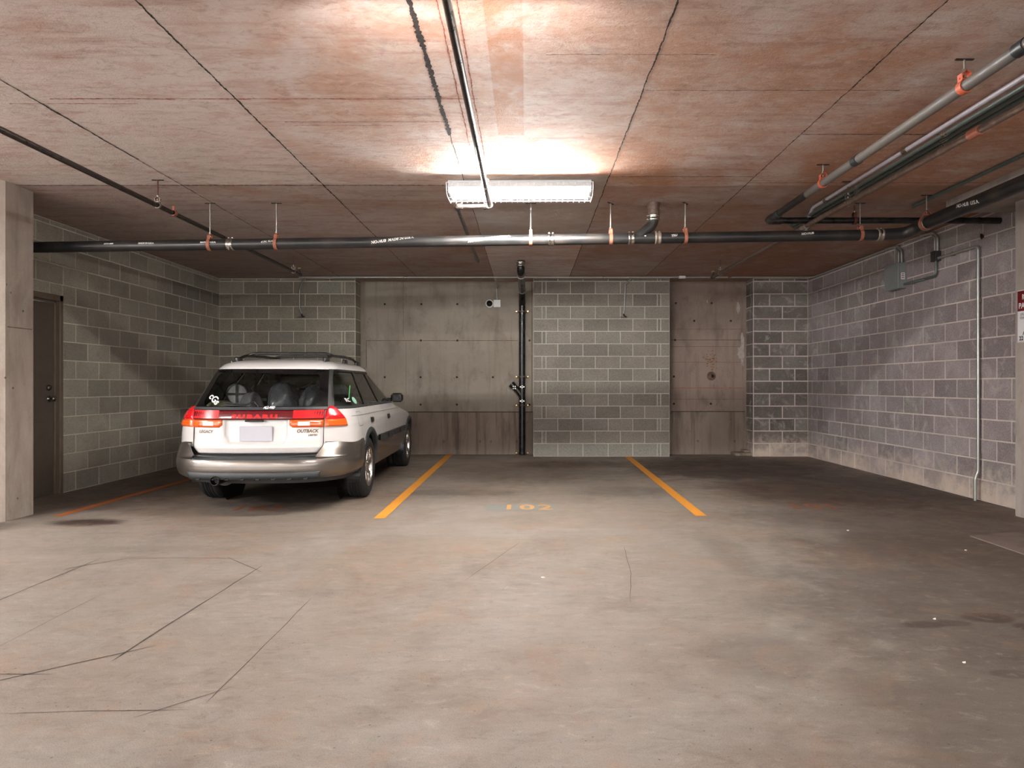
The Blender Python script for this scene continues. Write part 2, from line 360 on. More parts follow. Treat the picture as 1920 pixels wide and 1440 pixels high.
# ------------------------------------------------------------------ mesh helpers
class MB:
    def __init__(s): s.v = []; s.f = []; s.m = []; s.mats = []; s.sm = []
    def mi(s, m):
        if m not in s.mats: s.mats.append(m)
        return s.mats.index(m)
    def add(s, verts, faces, m, smooth=False):
        b = len(s.v); s.v += [tuple(p) for p in verts]; k = s.mi(m)
        for f in faces: s.f.append(tuple(b + i for i in f)); s.m.append(k); s.sm.append(smooth)
        return b
    def box(s, x0, x1, y0, y1, z0, z1, m, bev=0.0, mat=None):
        if bev <= 0:
            vs = [(x, y, z) for x in (x0, x1) for y in (y0, y1) for z in (z0, z1)]
            fs = [(0, 1, 3, 2), (4, 6, 7, 5), (0, 4, 5, 1), (2, 3, 7, 6), (0, 2, 6, 4), (1, 5, 7, 3)]
        else:
            b = min(bev, (x1 - x0) / 2.1, (y1 - y0) / 2.1, (z1 - z0) / 2.1)
            vs = []; idx = {}
            for ix, (xa, sx) in enumerate(((x0, 1), (x1, -1))):
                for iy, (ya, sy) in enumerate(((y0, 1), (y1, -1))):
                    for iz, (za, sz) in enumerate(((z0, 1), (z1, -1))):
                        for ax in range(3):
                            p = [xa + sx * b, ya + sy * b, za + sz * b]
                            p[ax] = (xa, ya, za)[ax]
                            idx[ix, iy, iz, ax] = len(vs); vs.append(tuple(p))
            fs = []
            g = lambda a, b_, c, ax: idx[a, b_, c, ax]
            for i in (0, 1):
                q = [g(i, 0, 0, 0), g(i, 1, 0, 0), g(i, 1, 1, 0), g(i, 0, 1, 0)]; fs.append(q if i else q[::-1])
                q = [g(0, i, 0, 1), g(0, i, 1, 1), g(1, i, 1, 1), g(1, i, 0, 1)]; fs.append(q if i else q[::-1])
                q = [g(0, 0, i, 2), g(1, 0, i, 2), g(1, 1, i, 2), g(0, 1, i, 2)]; fs.append(q if i else q[::-1])
            for i in (0, 1):
                for j in (0, 1):
                    fs.append([g(i, j, 0, 0), g(i, j, 0, 1), g(i, j, 1, 1), g(i, j, 1, 0)])
                    fs.append([g(i, 0, j, 0), g(i, 0, j, 2), g(i, 1, j, 2), g(i, 1, j, 0)])
                    fs.append([g(0, i, j, 1), g(0, i, j, 2), g(1, i, j, 2), g(1, i, j, 1)])
                    for k in (0, 1): fs.append([g(i, j, k, 0), g(i, j, k, 1), g(i, j, k, 2)])
        if mat is not None: vs = [tuple(mat @ Vector(p)) for p in vs]
        s.add(vs, fs, m)
    def tube(s, pts, r, m, n=14, caps=True, closed=False, rs=None):
        pts = [Vector(p) for p in pts]; k = len(pts)
        tang = []
        for i in range(k):
            if closed: d = pts[(i + 1) % k] - pts[i - 1]
            else: d = pts[min(i + 1, k - 1)] - pts[max(i - 1, 0)]
            tang.append(d.normalized())
        up = Vector((0, 0, 1)) if abs(tang[0].z) < .9 else Vector((1, 0, 0))
        nrm = (up - tang[0] * up.dot(tang[0])).normalized(); vs = []
        for i in range(k):
            if i: nrm = (nrm - tang[i] * nrm.dot(tang[i])).normalized()
            bi = tang[i].cross(nrm); rr = rs[i] if rs else r
            for j in range(n):
                a = 2 * PI * j / n
                vs.append(pts[i] + (nrm * math.cos(a) + bi * math.sin(a)) * rr)
        fs = []
        for i in range(k if closed else k - 1):
            for j in range(n):
                a, b = i * n, ((i + 1) % k) * n
                fs.append((a + j, a + (j + 1) % n, b + (j + 1) % n, b + j))
        s.add(vs, fs, m, True)
        if caps and not closed:
            s.add(vs[:n], [tuple(range(n))[::-1]], m); s.add(vs[-n:], [tuple(range(n))], m)
    def cyl(s, p0, p1, r, m, n=20, r1=None): s.tube([p0, p1], r, m, n, rs=[r, r1 if r1 else r])
    def band(s, p0, p1, r, m, n=24, hollow=None):
        """sleeve with rounded lips round a pipe"""
        p0, p1 = Vector(p0), Vector(p1); d = p1 - p0
        ts = [0, 0, .08, .3, .36, .64, .7, .92, 1, 1]; rr = [r * .9, r * 1.0, r * 1.05, r * 1.05, r * 1.0, r * 1.0, r * 1.05, r * 1.05, r, r * .9]
        s.tube([p0 + d * (t if 0 < t < 1 else t) + d * (1e-4 * i) for i, t in enumerate(ts)], r, m, n, rs=rr)
    def ring(s, c, axis, R, w, th, m, n=32, a0=0, a1=2 * PI):
        """flat strap ring: radius R, width w along axis, thickness th"""
        c = Vector(c); ax = Vector(axis).normalized()
        u = Vector((0, 0, 1)) if abs(ax.z) < .9 else Vector((1, 0, 0))
        u = (u - ax * u.dot(ax)).normalized(); v = ax.cross(u)
        full = abs(a1 - a0 - 2 * PI) < 1e-6; k = n if full else n + 1; vs = []
        for i in range(k):
            a = a0 + (a1 - a0) * i / n; d = u * math.cos(a) + v * math.sin(a)
            for rr, ww in ((R, -w / 2), (R + th, -w / 2), (R + th, w / 2), (R, w / 2)): vs.append(c + d * rr + ax * ww)
        fs = []
        for i in range(n):
            a, b = 4 * i, 4 * ((i + 1) % k)
            for j in range(4): fs.append((a + j, a + (j + 1) % 4, b + (j + 1) % 4, b + j))
        if not full: fs += [(0, 1, 2, 3), tuple(4 * (k - 1) + j for j in (3, 2, 1, 0))]
        s.add(vs, fs, m)
    def lathe(s, prof, m, axis='Z', n=32, o=(0, 0, 0), smooth=True):
        vs = []
        for r, h in prof:
            for j in range(n):
                a = 2 * PI * j / n; p = (r * math.cos(a), r * math.sin(a), h)
                if axis == 'X': p = (p[2], p[0], p[1])
                if axis == 'Y': p = (p[0], p[2], p[1])
                vs.append((p[0] + o[0], p[1] + o[1], p[2] + o[2]))
        fs = [(i * n + j, i * n + (j + 1) % n, (i + 1) * n + (j + 1) % n, (i + 1) * n + j) for i in range(len(prof) - 1) for j in range(n)]
        s.add(vs, fs, m, smooth)
    def grid(s, P, m, smooth=True):
        """P: rows of points"""
        a, b = len(P), len(P[0])
        vs = [p for r in P for p in r]
        s.add(vs, [(i * b + j, i * b + j + 1, (i + 1) * b + j + 1, (i + 1) * b + j) for i in range(a - 1) for j in range(b - 1)], m, smooth)
    def build(s, name, parent=None, loc=(0, 0, 0), fixn=False, autos=True):
        me = bpy.data.meshes.new(name)
        me.from_pydata([tuple(v) for v in s.v], [], s.f)
        for m in s.mats: me.materials.append(M[m])
        me.polygons.foreach_set('material_index', s.m)
        me.polygons.foreach_set('use_smooth', s.sm)
        me.update()
        if fixn:
            import bmesh
            bm = bmesh.new(); bm.from_mesh(me); bmesh.ops.remove_doubles(bm, verts=bm.verts, dist=1e-6)
            bmesh.ops.recalc_face_normals(bm, faces=bm.faces); bm.to_mesh(me); bm.free()
        o = bpy.data.objects.new(name, me); COL.objects.link(o); o.location = loc
        if parent: o.parent = parent
        return o

def tag(o, label=None, cat=None, group=None, kind=None):
    if label: o['label'] = label
    if cat: o['category'] = cat
    if group: o['group'] = group
    if kind: o['kind'] = kind
    return o
def empty(name, loc=(0, 0, 0), rz=0.0):
    o = bpy.data.objects.new(name, None); COL.objects.link(o); o.location = loc; o.rotation_euler = (0, 0, rz)
    o.empty_display_size = .1
    return o
def thing(name, label, cat, loc=(0, 0, 0), rz=0.0, group=None): return tag(empty(name, loc, rz), label, cat, group)
def struct(o, label=None, cat=None): return tag(o, label, cat, kind='structure')

def fillet(pts, R, n=6):
    """round the corners of a polyline"""
    pts = [Vector(p) for p in pts]; out = [pts[0]]
    for i in range(1, len(pts) - 1):
        a, b, c = pts[i - 1], pts[i], pts[i + 1]
        d1 = (a - b); d2 = (c - b); ang = d1.angle(d2)
        t = min(R / math.tan(ang / 2), d1.length * .49, d2.length * .49)
        p0, p1 = b + d1.normalized() * t, b + d2.normalized() * t
        for k in range(n + 1):
            u = k / n; out.append(p0 * (1 - u) ** 2 + b * 2 * u * (1 - u) + p1 * u * u)
    out.append(pts[-1]); return out

def text_polys(txt, size, shear=0.0, bold=0.0, spacing=1.0):
    cu = bpy.data.curves.new('t', 'FONT'); cu.body = txt; cu.size = size; cu.shear = shear; cu.offset = bold
    cu.space_character = spacing; cu.resolution_u = 3
    cu.align_x = 'CENTER'; cu.align_y = 'CENTER'
    o = bpy.data.objects.new('t', cu); COL.objects.link(o)
    dg = bpy.context.evaluated_depsgraph_get(); me = bpy.data.meshes.new_from_object(o.evaluated_get(dg))
    vs = [v.co.copy() for v in me.vertices]; fs = [tuple(p.vertices) for p in me.polygons]
    bpy.data.objects.remove(o); bpy.data.meshes.remove(me); bpy.data.curves.remove(cu)
    return vs, fs
def add_text(mb, txt, size, fn, m, shear=0.0, bold=0.0, sx=1.0, rot=0.0, spacing=1.0):
    vs, fs = text_polys(txt, size, shear, bold, spacing); c, s_ = math.cos(rot), math.sin(rot)
    out = []
    for v in vs:
        x, y = v.x * sx, v.y
        out.append(fn(x * c - y * s_, x * s_ + y * c))
    mb.add(out, fs, m)

# ================================================================== THE SETTING
b = MB(); b.box(-10, 10, -7, 11.8, -.2, 0, 'floor'); struct(b.build('floor'))
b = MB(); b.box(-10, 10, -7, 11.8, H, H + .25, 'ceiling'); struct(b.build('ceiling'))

def block_wall(name, P, nrm, u0, u1, z0, z1, rows, bm, mm, holes=(), thick=.2, lightrow=None, seed=1, prot=.004, mw=.0058, kind=True):
    """P(u, z, d) -> point, d = distance out of the wall. Every block is its own bevelled face; mortar plane behind."""
    rd = random.Random(seed); b = MB(); tints = []
    def quad(ua, ub, za, zb, d, m):
        b.add([P(ua, za, d), P(ub, za, d), P(ub, zb, d), P(ua, zb, d)], [(0, 1, 2, 3)], m)
    # mortar sheet, split round holes
    cuts = sorted({u0, u1} | {h[0] for h in holes} | {h[1] for h in holes}); cuts = [c for c in cuts if u0 <= c <= u1]
    for a, c in zip(cuts[:-1], cuts[1:]):
        zb = z0
        for h in holes:
            if h[0] < (a + c) / 2 < h[1]: zb = h[3]
        quad(a, c, zb, z1, 0, mm); tints.append((0, 0, 0))
        # back of wall
        for (d, m_) in ((-thick, mm),): quad(a, c, zb, z1, d, m_); tints.append((0, 0, 0))
    for (ua, ub) in ((u0, u0), (u1, u1)):
        b.add([P(ua, z0, 0), P(ua, z0, -thick), P(ua, z1, -thick), P(ua, z1, 0)], [(0, 1, 2, 3)], mm); tints.append((0, 0, 0))
    k = 0; z = 0.0
    while z < z1 - .001:
        zt = .213 if k == 0 else z + .2032
        za, zb = max(z, z0), min(zt, z1)
        if zb - za > .012:
            js = sorted([u0] + [j for j in rows(k) if u0 + .01 < j < u1 - .01] + [u1])
            for a, c in zip(js[:-1], js[1:]):
                segs = [(a, c, za, zb)]
                for h in holes:
                    ns = []
                    for (sa, sc, sz0, sz1) in segs:
                        if sc <= h[0] or sa >= h[1] or sz0 >= h[3] or sz1 <= h[2]: ns.append((sa, sc, sz0, sz1)); continue
                        if sa < h[0]: ns.append((sa, h[0], sz0, sz1))
                        if sc > h[1]: ns.append((h[1], sc, sz0, sz1))
                        if sz1 > h[3]: ns.append((max(sa, h[0]), min(sc, h[1]), h[3], sz1))
                    segs = ns
                for (sa, sc, sz0, sz1) in segs:
                    if sc - sa < .02 or sz1 - sz0 < .015: continue
                    a1, c1 = sa + mw, sc - mw; q0, q1 = sz0 + mw, sz1 - mw; e = .004
                    jit = rd.uniform(-.0012, .0012)
                    vs = [P(a1, q0, 0), P(c1, q0, 0), P(c1, q1, 0), P(a1, q1, 0), P(a1 + e, q0 + e, prot + jit), P(c1 - e, q0 + e, prot + jit), P(c1 - e, q1 - e, prot + jit), P(a1 + e, q1 - e, prot + jit)]
                    b.add(vs, [(4, 5, 6, 7), (0, 1, 5, 4), (1, 2, 6, 5), (2, 3, 7, 6), (3, 0, 4, 7)], bm)
                    dk = rd.random() ** 1.6; lt = rd.random() ** 6 * .5
                    if lightrow is not None and k in lightrow: lt = lightrow[k] * rd.uniform(.85, 1.1); dk *= .2
                    tints += [(dk, lt, 0)] * 5
        z = zt; k += 1
    o = b.build(name)
    me = o.data; at = me.color_attributes.new('tint', 'FLOAT_COLOR', 'CORNER')
    arr = np.zeros((len(me.loops), 4), dtype=np.float32); arr[:, 3] = 1
    for p, tc in zip(me.polygons, tints):
        arr[p.loop_start:p.loop_start + p.loop_total, :3] = tc
    at.data.foreach_set('color', arr.ravel())
    if kind: struct(o)
    return o

# central pier of pale-jointed blocks
A0 = [.141, .207, .603, 1.010, 1.417, 1.816]; B0 = [.399, .808, 1.22, 1.621, 2.02, 2.076]
px0, px1 = .105, 2.325
block_wall('wall_pier', lambda u, z, d: (px0 + u, YB - d, z), None, 0, px1 - px0, 0, H, lambda k: (A0 if k % 2 else B0), 'block_pier', 'mortar_pier', seed=3, lightrow={0: .75, 5: .28, 11: .22}, thick=.34)
# back left block wall
A1 = [.399, .805, 1.21, 1.60, 1.998, 2.047]; B1 = [.206, .609, 1.0, 1.40, 1.80]
block_wall('wall_back_left', lambda u, z, d: (XL + u, YB - d, z), None, 0, -2.80 - XL, 0, H, lambda k: (A1 if k % 2 else B1), 'block_backleft', 'mortar_left', seed=5, thick=.34)
block_wall('wall_back_left_return', lambda u, z, d: (-2.7985 + d, YB + u, z), None, .003, YR - YB, 0, H, lambda k: ([.2] if k % 2 else []), 'block_backleft', 'mortar_left', seed=6, thick=.05)
# stub wall at right
block_wall('wall_back_right', lambda u, z, d: (3.69 + u, YB - d, z), None, 0, XR - 3.69, 0, H, lambda k: ([.475] if k % 2 else [.265, .677]), 'block_stub', 'mortar_right', seed=8, thick=.34, mw=.0095)
block_wall('wall_back_right_return', lambda u, z, d: (3.6885 - d, YR - u, z), None, 0, YR - YB - .003, 0, H, lambda k: ([.2] if k % 2 else []), 'block_stub', 'mortar_right', seed=9, thick=.05)
# left wall with the door opening
DY0, DY1, DZ = 6.235, 7.285, 2.127
block_wall('wall_left', lambda u, z, d: (XL + d, u, z), None, 5.0, YB, 0, H,
           lambda k: [7.70 + (0 if k % 2 else .2032) + .4064 * i for i in range(-7, 9)], 'block_left', 'mortar_left', holes=[(DY0, DY1, 0, DZ)], seed=11, thick=.2)
# right wall
block_wall('wall_right', lambda u, z, d: (XR - d, u, z), None, -3.0, YB, 0, H,
           lambda k: [8.0 + (0 if k % 2 else .2032) + .4064 * i for i in range(-28, 8)], 'block_right', 'mortar_right', seed=13, thick=.2, mw=.0075)
# cast concrete walls in the recesses
def holes_on(b, pts, d, r=.012):
    for (x, z) in pts: b.lathe([(r * 1.5, -.0), (r * 1.35, -.004), (r, -.002), (0.0001, .006)], 'tie_hole', 'Y', 12, (x, d, z))
def px(u, v, s): return ((u - 988) / s, CAM_H - (v - 722) / s)
b = MB(); b.box(-2.80, px0, YR, YR + .2, 0, H, 'conc_back')
b.box(-2.80, px0, YR - .006, YR + .05, 0, CAM_H - (772.5 - 722) / 111.6, 'conc_low')
s = 111.6
hp = [(640 + x / 3.6, 480 + y / 3.6) for x, y in ((293, 325), (540, 325), (783, 325), (537, 570), (783, 570), (1270, 570), (293, 818), (535, 818), (780, 818), (1023, 818), (535, 1003), (780, 1003), (1270, 1003), (690, 1252), (935, 1252), (1010, 1252), (1183, 1252))]
holes_on(b, [px(u, v, s) for u, v in hp], YR - .004)
def seam(b, u0, v0, u1, v1, w=.008, m='joint_soft', d=.0015, s=111.6, y=YR):
    x0, z0 = px(u0, v0, s); x1, z1 = px(u1, v1, s)
    if abs(x1 - x0) > abs(z1 - z0): b.box(min(x0, x1), max(x0, x1), y - d, y + .01, z0 - w / 2, z0 + w / 2, m)
    else: b.box(x0 - w / 2, x0 + w / 2, y - d, y + .01, min(z0, z1), max(z0, z1), m)
seam(b, 687, 638.5, 971, 638.5); seam(b, 687, 638.5, 687, 690); seam(b, 761, 640, 761, 740, .004); seam(b, 756, 500, 756, 632, .005); seam(b, 997, 530, 997, 850, .008); seam(b, 676, 772.5, 999, 772.5, .012, 'joint_dark', .008)
struct(b.build('wall_back'))

b = MB(); b.box(px1, 3.69, YR, YR + .2, 0, H, 'conc_alcove')
b.box(px1, 3.69, YR - .006, YR + .05, 0, px(0, 772, s)[1], 'conc_low')
z5 = lambda x, y: (980 + x * .29167, 480 + y * .29167)
holes_on(b, [px(*z5(x, y), s) for x, y in ((985, 303), (1215, 303), (1103, 417), (1338, 417), (980, 540), (972, 775), (972, 950), (1210, 950), (1127, 1190), (1362, 1190))], YR - .004)
for yy, m_, w_ in ((470, 'joint_soft', .005), (540, 'joint_dark', .006), (582, 'joint_soft', .006), (683, 'joint_soft', .005), (848, 'chalk_red', .009), (920, 'joint_soft', .005), (1000, 'joint_dark', .011)):
    u, v = z5(955, yy); seam(b, u, v, 1397, v, w_, m_, .008 if yy == 1000 else .0015)
# burn mark, rust flecks, plaster splashes
X_, Z_ = px(1334, 705, s); b.lathe([(.075, 0), (.07, -.003), (.03, -.005), (.028, .001), (.0001, .004)], 'joint_soft', 'Y', 14, (X_, YR - .002, Z_)); b.lathe([(.03, 0), (.027, -.006), (.0001, -.004)], 'tie_hole', 'Y', 10, (X_ + .02, YR - .004, Z_))
rd = random.Random(4)
for i in range(46):
    u, v = 1332 + rd.gauss(0, 5.5), 676 + rd.gauss(0, 8); X_, Z_ = px(u, v, s); a = rd.uniform(.006, .02); c_ = rd.uniform(.004, .012)
    ang = rd.uniform(0, 3); pts = [(X_ + math.cos(t) * a * rd.uniform(.6, 1.2), YR - .0022, Z_ + math.sin(t + ang * .2) * c_ * rd.uniform(.6, 1.3)) for t in [k * PI / 3 for k in range(6)]]
    b.add(pts, [tuple(range(6))], 'rust_spot')
def splash(b, cx, cz, rx, rz, y, seed, m='white_patch'):
    rr = random.Random(seed); n = 18; pts = [(cx, y, cz)]
    for k in range(n):
        t = 2 * PI * k / n; q = rr.uniform(.6, 1.15); pts.append((cx + math.cos(t) * rx * q, y, cz + math.sin(t) * rz * q))
    b.add(pts, [(0, 1 + k, 1 + (k + 1) % n) for k in range(n)], m)
for i, (u, v, rx, rz) in enumerate(((1384, 577, .03, .11), (1392, 655, .035, .33), (1326, 565, .012, .03), (1388, 660, .05, .12))):
    X_, Z_ = px(u, v, s); splash(b, X_, Z_, rx, rz, YR - .003 - i * .0004, i)
struct(b.build('wall_back_alcove'))

# kerb stones at the alcove's right foot
b = MB(); b.box(3.42, 3.72, YB + .06, YR, 0, .05, 'conc_low', .01); b.box(3.58, 3.69, YB + .12, YR - .02, .05, .09, 'conc_low', .01); struct(b.build('trim_1'))

# columns and the dropped soffit
def column(name, x0, x1, y0, y1, m, c=.03, cs=None):
    b = MB()
    cor = [(x0, y0), (x1, y0), (x1, y1), (x0, y1)]; pr = []
    for (x, y) in cor:
        sx = 1 if x == x0 else -1; sy = 1 if y == y0 else -1
        p = [(x, y + sy * c), (x + sx * c, y)]
        if (sx, sy) in ((-1, 1), (1, -1)): p = p[::-1]
        pr += p
    nz = 14; P = []
    for k in range(nz + 1):
        z = H * k / nz; P.append([(x, y, z) for x, y in pr] + [(pr[0][0], pr[0][1], z)])
    b.grid(P, m, False)
    return struct(b.build(name))
column('wall_column_left', -4.95, -4.445, 5.72, 6.105, 'conc_column')
b = MB(); b.box(-4.95, -4.444, 5.77, 6.06, 1.66, 1.668, 'joint_soft'); struct(b.build('trim_2'))
column('wall_column_right', 4.35, 4.63, 5.45, 6.02, 'conc_pale', .012)
b = MB(); b.box(3.965, XR + .1, -3.0, 6.38, 2.795, H + .01, 'conc_pale'); struct(b.build('trim_3'))

# floor pad and saw cuts
b = MB(); b.add([(3.41, 3.0, 0), (4.57, 3.0, 0), (4.57, 5.52, 0), (3.95, 5.36, 0), (3.41, 5.19, 0), (3.41, 3.0, .007), (4.57, 3.0, .007), (4.57, 5.52, .007), (3.95, 5.36, .007), (3.41, 5.19, .007)],
    [(5, 6, 7, 8, 9), (0, 1, 6, 5), (1, 2, 7, 6), (2, 3, 8, 7), (3, 4, 9, 8), (4, 0, 5, 9)], 'floor_pad')
struct(b.build('trim_4'))
def fl(u, v): q = (v - 722) / CAM_H; return ((u - 988) / q, 1265.0 / q)
b = MB()
def cut(pts, w, m='joint_dark', z=.0012, seed=0):
    rr = random.Random(seed); P = [Vector(fl(*p)) for p in pts]
    out = []
    for a, c in zip(P[:-1], P[1:]):
        n = max(2, int((c - a).length / .12))
        for i in range(n): out.append(a + (c - a) * i / n + Vector((rr.uniform(-1, 1), rr.uniform(-1, 1))) * .0025)
    out.append(P[-1]); rows = []
    for i, p in enumerate(out):
        d = (out[min(i + 1, len(out) - 1)] - out[max(i - 1, 0)]).normalized(); nn = Vector((-d.y, d.x)) * w / 2 * rr.uniform(.7, 1.2)
        if i in (0, len(out) - 1): nn *= .3
        rows.append([(p.x - nn.x, p.y - nn.y, z), (p.x + nn.x, p.y + nn.y, z)])
    b.grid(rows, m, False)
z3 = lambda x, y: (x / 3.0, 960 + y / 3.0)
cut([z3(-60, 520), z3(0, 495), z3(300, 370), z3(575, 258)], .008, seed=1)
cut([z3(370, 320), z3(480, 300), z3(800, 248)], .008, 'saw_cut', seed=2)
cut([z3(700, 262), z3(1000, 259), z3(1365, 262)], .009, 'saw_cut', seed=3)
cut([z3(1280, 254), z3(1470, 338)], .007, 'saw_cut', seed=4)
cut([z3(1475, 302), z3(1200, 475), z3(940, 640), z3(720, 780), z3(630, 840)], .009, seed=5)
cut([z3(875, 752), z3(470, 843), z3(150, 915), z3(0, 948), z3(-60, 962)], .007, seed=6)
cut([z3(300, 912), z3(-60, 912)], .006, seed=7)
cut([z3(-60, 788), z3(0, 755), z3(300, 600), z3(600, 450)], .0035, 'saw_cut', seed=8)
cut([z3(1750, 487), z3(1500, 740), z3(1230, 1005), z3(1160, 1075)], .0045, 'saw_cut', seed=9)
cut([z3(1335, 975), z3(1000, 1080), z3(750, 1158)], .004, 'saw_cut', seed=10)
cut([z3(1070, 1114), z3(500, 1120), z3(-60, 1138)], .0035, 'saw_cut', seed=11)
cut([(976, 1016), (870, 1090)], .004, 'saw_cut', seed=12); cut([(1170, 1025), (1183, 1075), (1182, 1130)], .003, 'saw_cut', seed=13)
struct(b.build('trim_5'))

# ceiling seams between form panels (ragged), red chalk lines
b = MB()
def cseam(x0, y0, x1, y1, w, m, seed, z=H - .0015, rag=.35):
    rr = random.Random(seed); a = Vector((x0, y0)); c = Vector((x1, y1)); n = max(3, int((c - a).length / .012)); d = (c - a).normalized(); nn = Vector((-d.y, d.x)); rows = []
    off = 0; env = .5
    for i in range(n + 1):
        off = off * .8 + rr.uniform(-.002, .002); p = a + (c - a) * i / n; env = env * .75 + rr.uniform(0, 1) * .25; ww = w / 2 * max(.12, (env * 2 * rag + 1 - rag)) * rr.uniform(.55, 1.4)
        p0 = p + nn * (off - ww); p1 = p + nn * (off + ww); rows.append([(p0.x, p0.y, z), (p1.x, p1.y, z)])
    b.grid(rows, m, False)
cseam(-1.77, 2.5, -1.77, 8.0, .010, 'joint_dark', 1, rag=.6); cseam(-1.77, 8.0, -1.77, 10.9, .006, 'joint_dark', 2)
cseam(-.535, 2.5, -.535, 4.7, .026, 'joint_dark', 3, rag=.75); cseam(-.535, 4.7, -.535, 10.9, .006, 'joint_dark', 4)
cseam(.685, 2.5, .685, 4.3, .008, 'joint_dark', 5); cseam(.685, 4.3, .685, 10.9, .008, 'joint_dark', 6)
cseam(1.90, 2.5, 1.90, 10.9, .007, 'joint_dark', 7, rag=.6)
cseam(-3.0, 3.6, -3.0, 5.2, .012, 'joint_dark', 8, rag=.9); cseam(-3.0, 5.2, -3.0, 10.9, .008, 'joint_dark', 9, rag=.7)
cseam(3.12, 2.5, 3.12, 10.9, .005, 'joint_soft', 10)
cseam(-5.0, 5.87, -.55, 5.87, .014, 'joint_dark', 11, rag=.6); cseam(.69, 5.63, 1.9, 5.63, .008, 'joint_dark', 12); cseam(1.9, 5.80, 3.96, 5.80, .008, 'joint_dark', 13)
cseam(1.91, 4.68, 3.12, 4.68, .008, 'joint_dark', 14, rag=.8); cseam(-5.0, 8.31, 3.9, 8.31, .004, 'joint_soft', 15)
for x0, x1, y, w, sd in ((-2.9, -.3, 4.10, .010, 16), (-1.6, -.5, 4.46, .008, 17), (-1.55, -.9, 4.52, .005, 18), (-3.2, -2.4, 4.17, .007, 19), (.1, 1.0, 3.55, .005, 20), (.7, 2.2, 3.98, .006, 21)):
    cseam(x0, y, x1, y, w, 'chalk_red' if sd < 20 else 'joint_soft', sd, H - .001, .8)
cseam(-.405, 2.6, -.415, 4.9, .006, 'chalk_red', 23, H - .001, .9); cseam(-.315, 2.6, -.325, 5.2, .006, 'chalk_red', 24, H - .001, .9)
struct(b.build('trim_6'))

# painted lines and numbers on the floor
def line(x0, y0, x1, y1, w, m, label):
    b = MB(); rows = []
    rr = random.Random(int(abs(x0) * 100)); n = 60
    for i in range(n + 1):
        t = i / n; x = x0 + (x1 - x0) * t; y = y0 + (y1 - y0) * t; e = rr.uniform(-.002, .002)
        rows.append([(x - w / 2 + e, y, .002), (x + w / 2 + e, y, .002)])
    b.grid(rows, m, False); return tag(b.build('parking_line'), label, 'parking line', 'parking bay lines')
line(-4.17, 5.98, -4.17, 10.9, .085, 'line_old', 'worn dull orange parking line between the left wall and the car')
line(-1.29, 5.89, -1.294, 11.3, .10, 'line_orange', 'orange parking line on the floor just right of the car')
line(1.55, 6.0, 1.64, 11.0, .10, 'line_orange', 'orange parking line ending in front of the pale block pier')
def number(txt, u, v, hgt, m, label, patch=None):
    X_, Y_ = fl(u, v); b = MB()
    add_text(b, txt, hgt * 1.35, lambda x, y: (X_ + x, Y_ + y, .0032), m, bold=.008, sx=.82, spacing=1.15)
    tag(b.build('stencilled_number'), label, 'floor number', 'bay numbers on the floor')
b = MB(); X_, Y_ = fl(978, 952)
n_ = 20; rr = random.Random(2); b.grid([[(X_ - .34 + .66 * i / n_, Y_ - .17 + rr.uniform(-.01, .01), .0018), (X_ - .34 + .66 * i / n_, Y_ + .17 + rr.uniform(-.01, .01), .0018)] for i in range(n_ + 1)], 'num_gray', False)
tag(b.build('painted_patch'), 'faded pale grey painted patch under the bay number in the middle bay', 'paint patch')
number('102', 988, 952, .27, 'num_orange', 'faded orange stencilled 102 in the empty middle bay')
number('103', 482, 953, .27, 'num_red', 'faint reddish stencilled 103 on the floor behind the car')
number('101', 1525, 950, .27, 'num_red', 'worn orange stencilled 101 in the right bay')

# door in the left wall
b = MB()
fx = XL
b.box(fx - .10, fx + .012, DY1 - .055, DY1 + .0, 0, DZ, 'frame_brown', .004); b.box(fx - .10, fx + .012, DY0, DY0 + .055, 0, DZ, 'frame_brown', .004)
b.box(fx - .10, fx + .012, DY0, DY1, DZ - .065, DZ, 'frame_brown', .004)
b.box(fx - .10, fx - .03, DY1 - .075, DY1 - .05, 0, DZ - .06, 'frame_brown', .003); b.box(fx - .10, fx - .03, DY0 + .05, DY1 - .05, DZ - .085, DZ - .06, 'frame_brown', .003)
fr = b.build('door_1'); struct(fr)
b = MB(); b.box(fx - .085, fx - .045, DY0 + .06, DY1 - .08, .0, DZ - .09, 'door_brown', .003); leaf = b.build('door_leaf', fr)
ky = DY1 - .15
b = MB(); b.lathe([(.0001, -.002), (.032, 0), (.032, .008), (.012, .014), (.011, .035), (.024, .042), (.029, .055), (.026, .068), (.012, .075), (.0001, .076)], 'knob', 'X', 24, (fx - .045, ky, 1.02)); b.build('door_knob', leaf)
b = MB(); b.lathe([(.0001, 0), (.03, 0), (.03, .012), (.02, .022), (.0001, .024)], 'knob', 'X', 24, (fx - .045, ky, 1.137)); b.build('deadbolt', leaf)

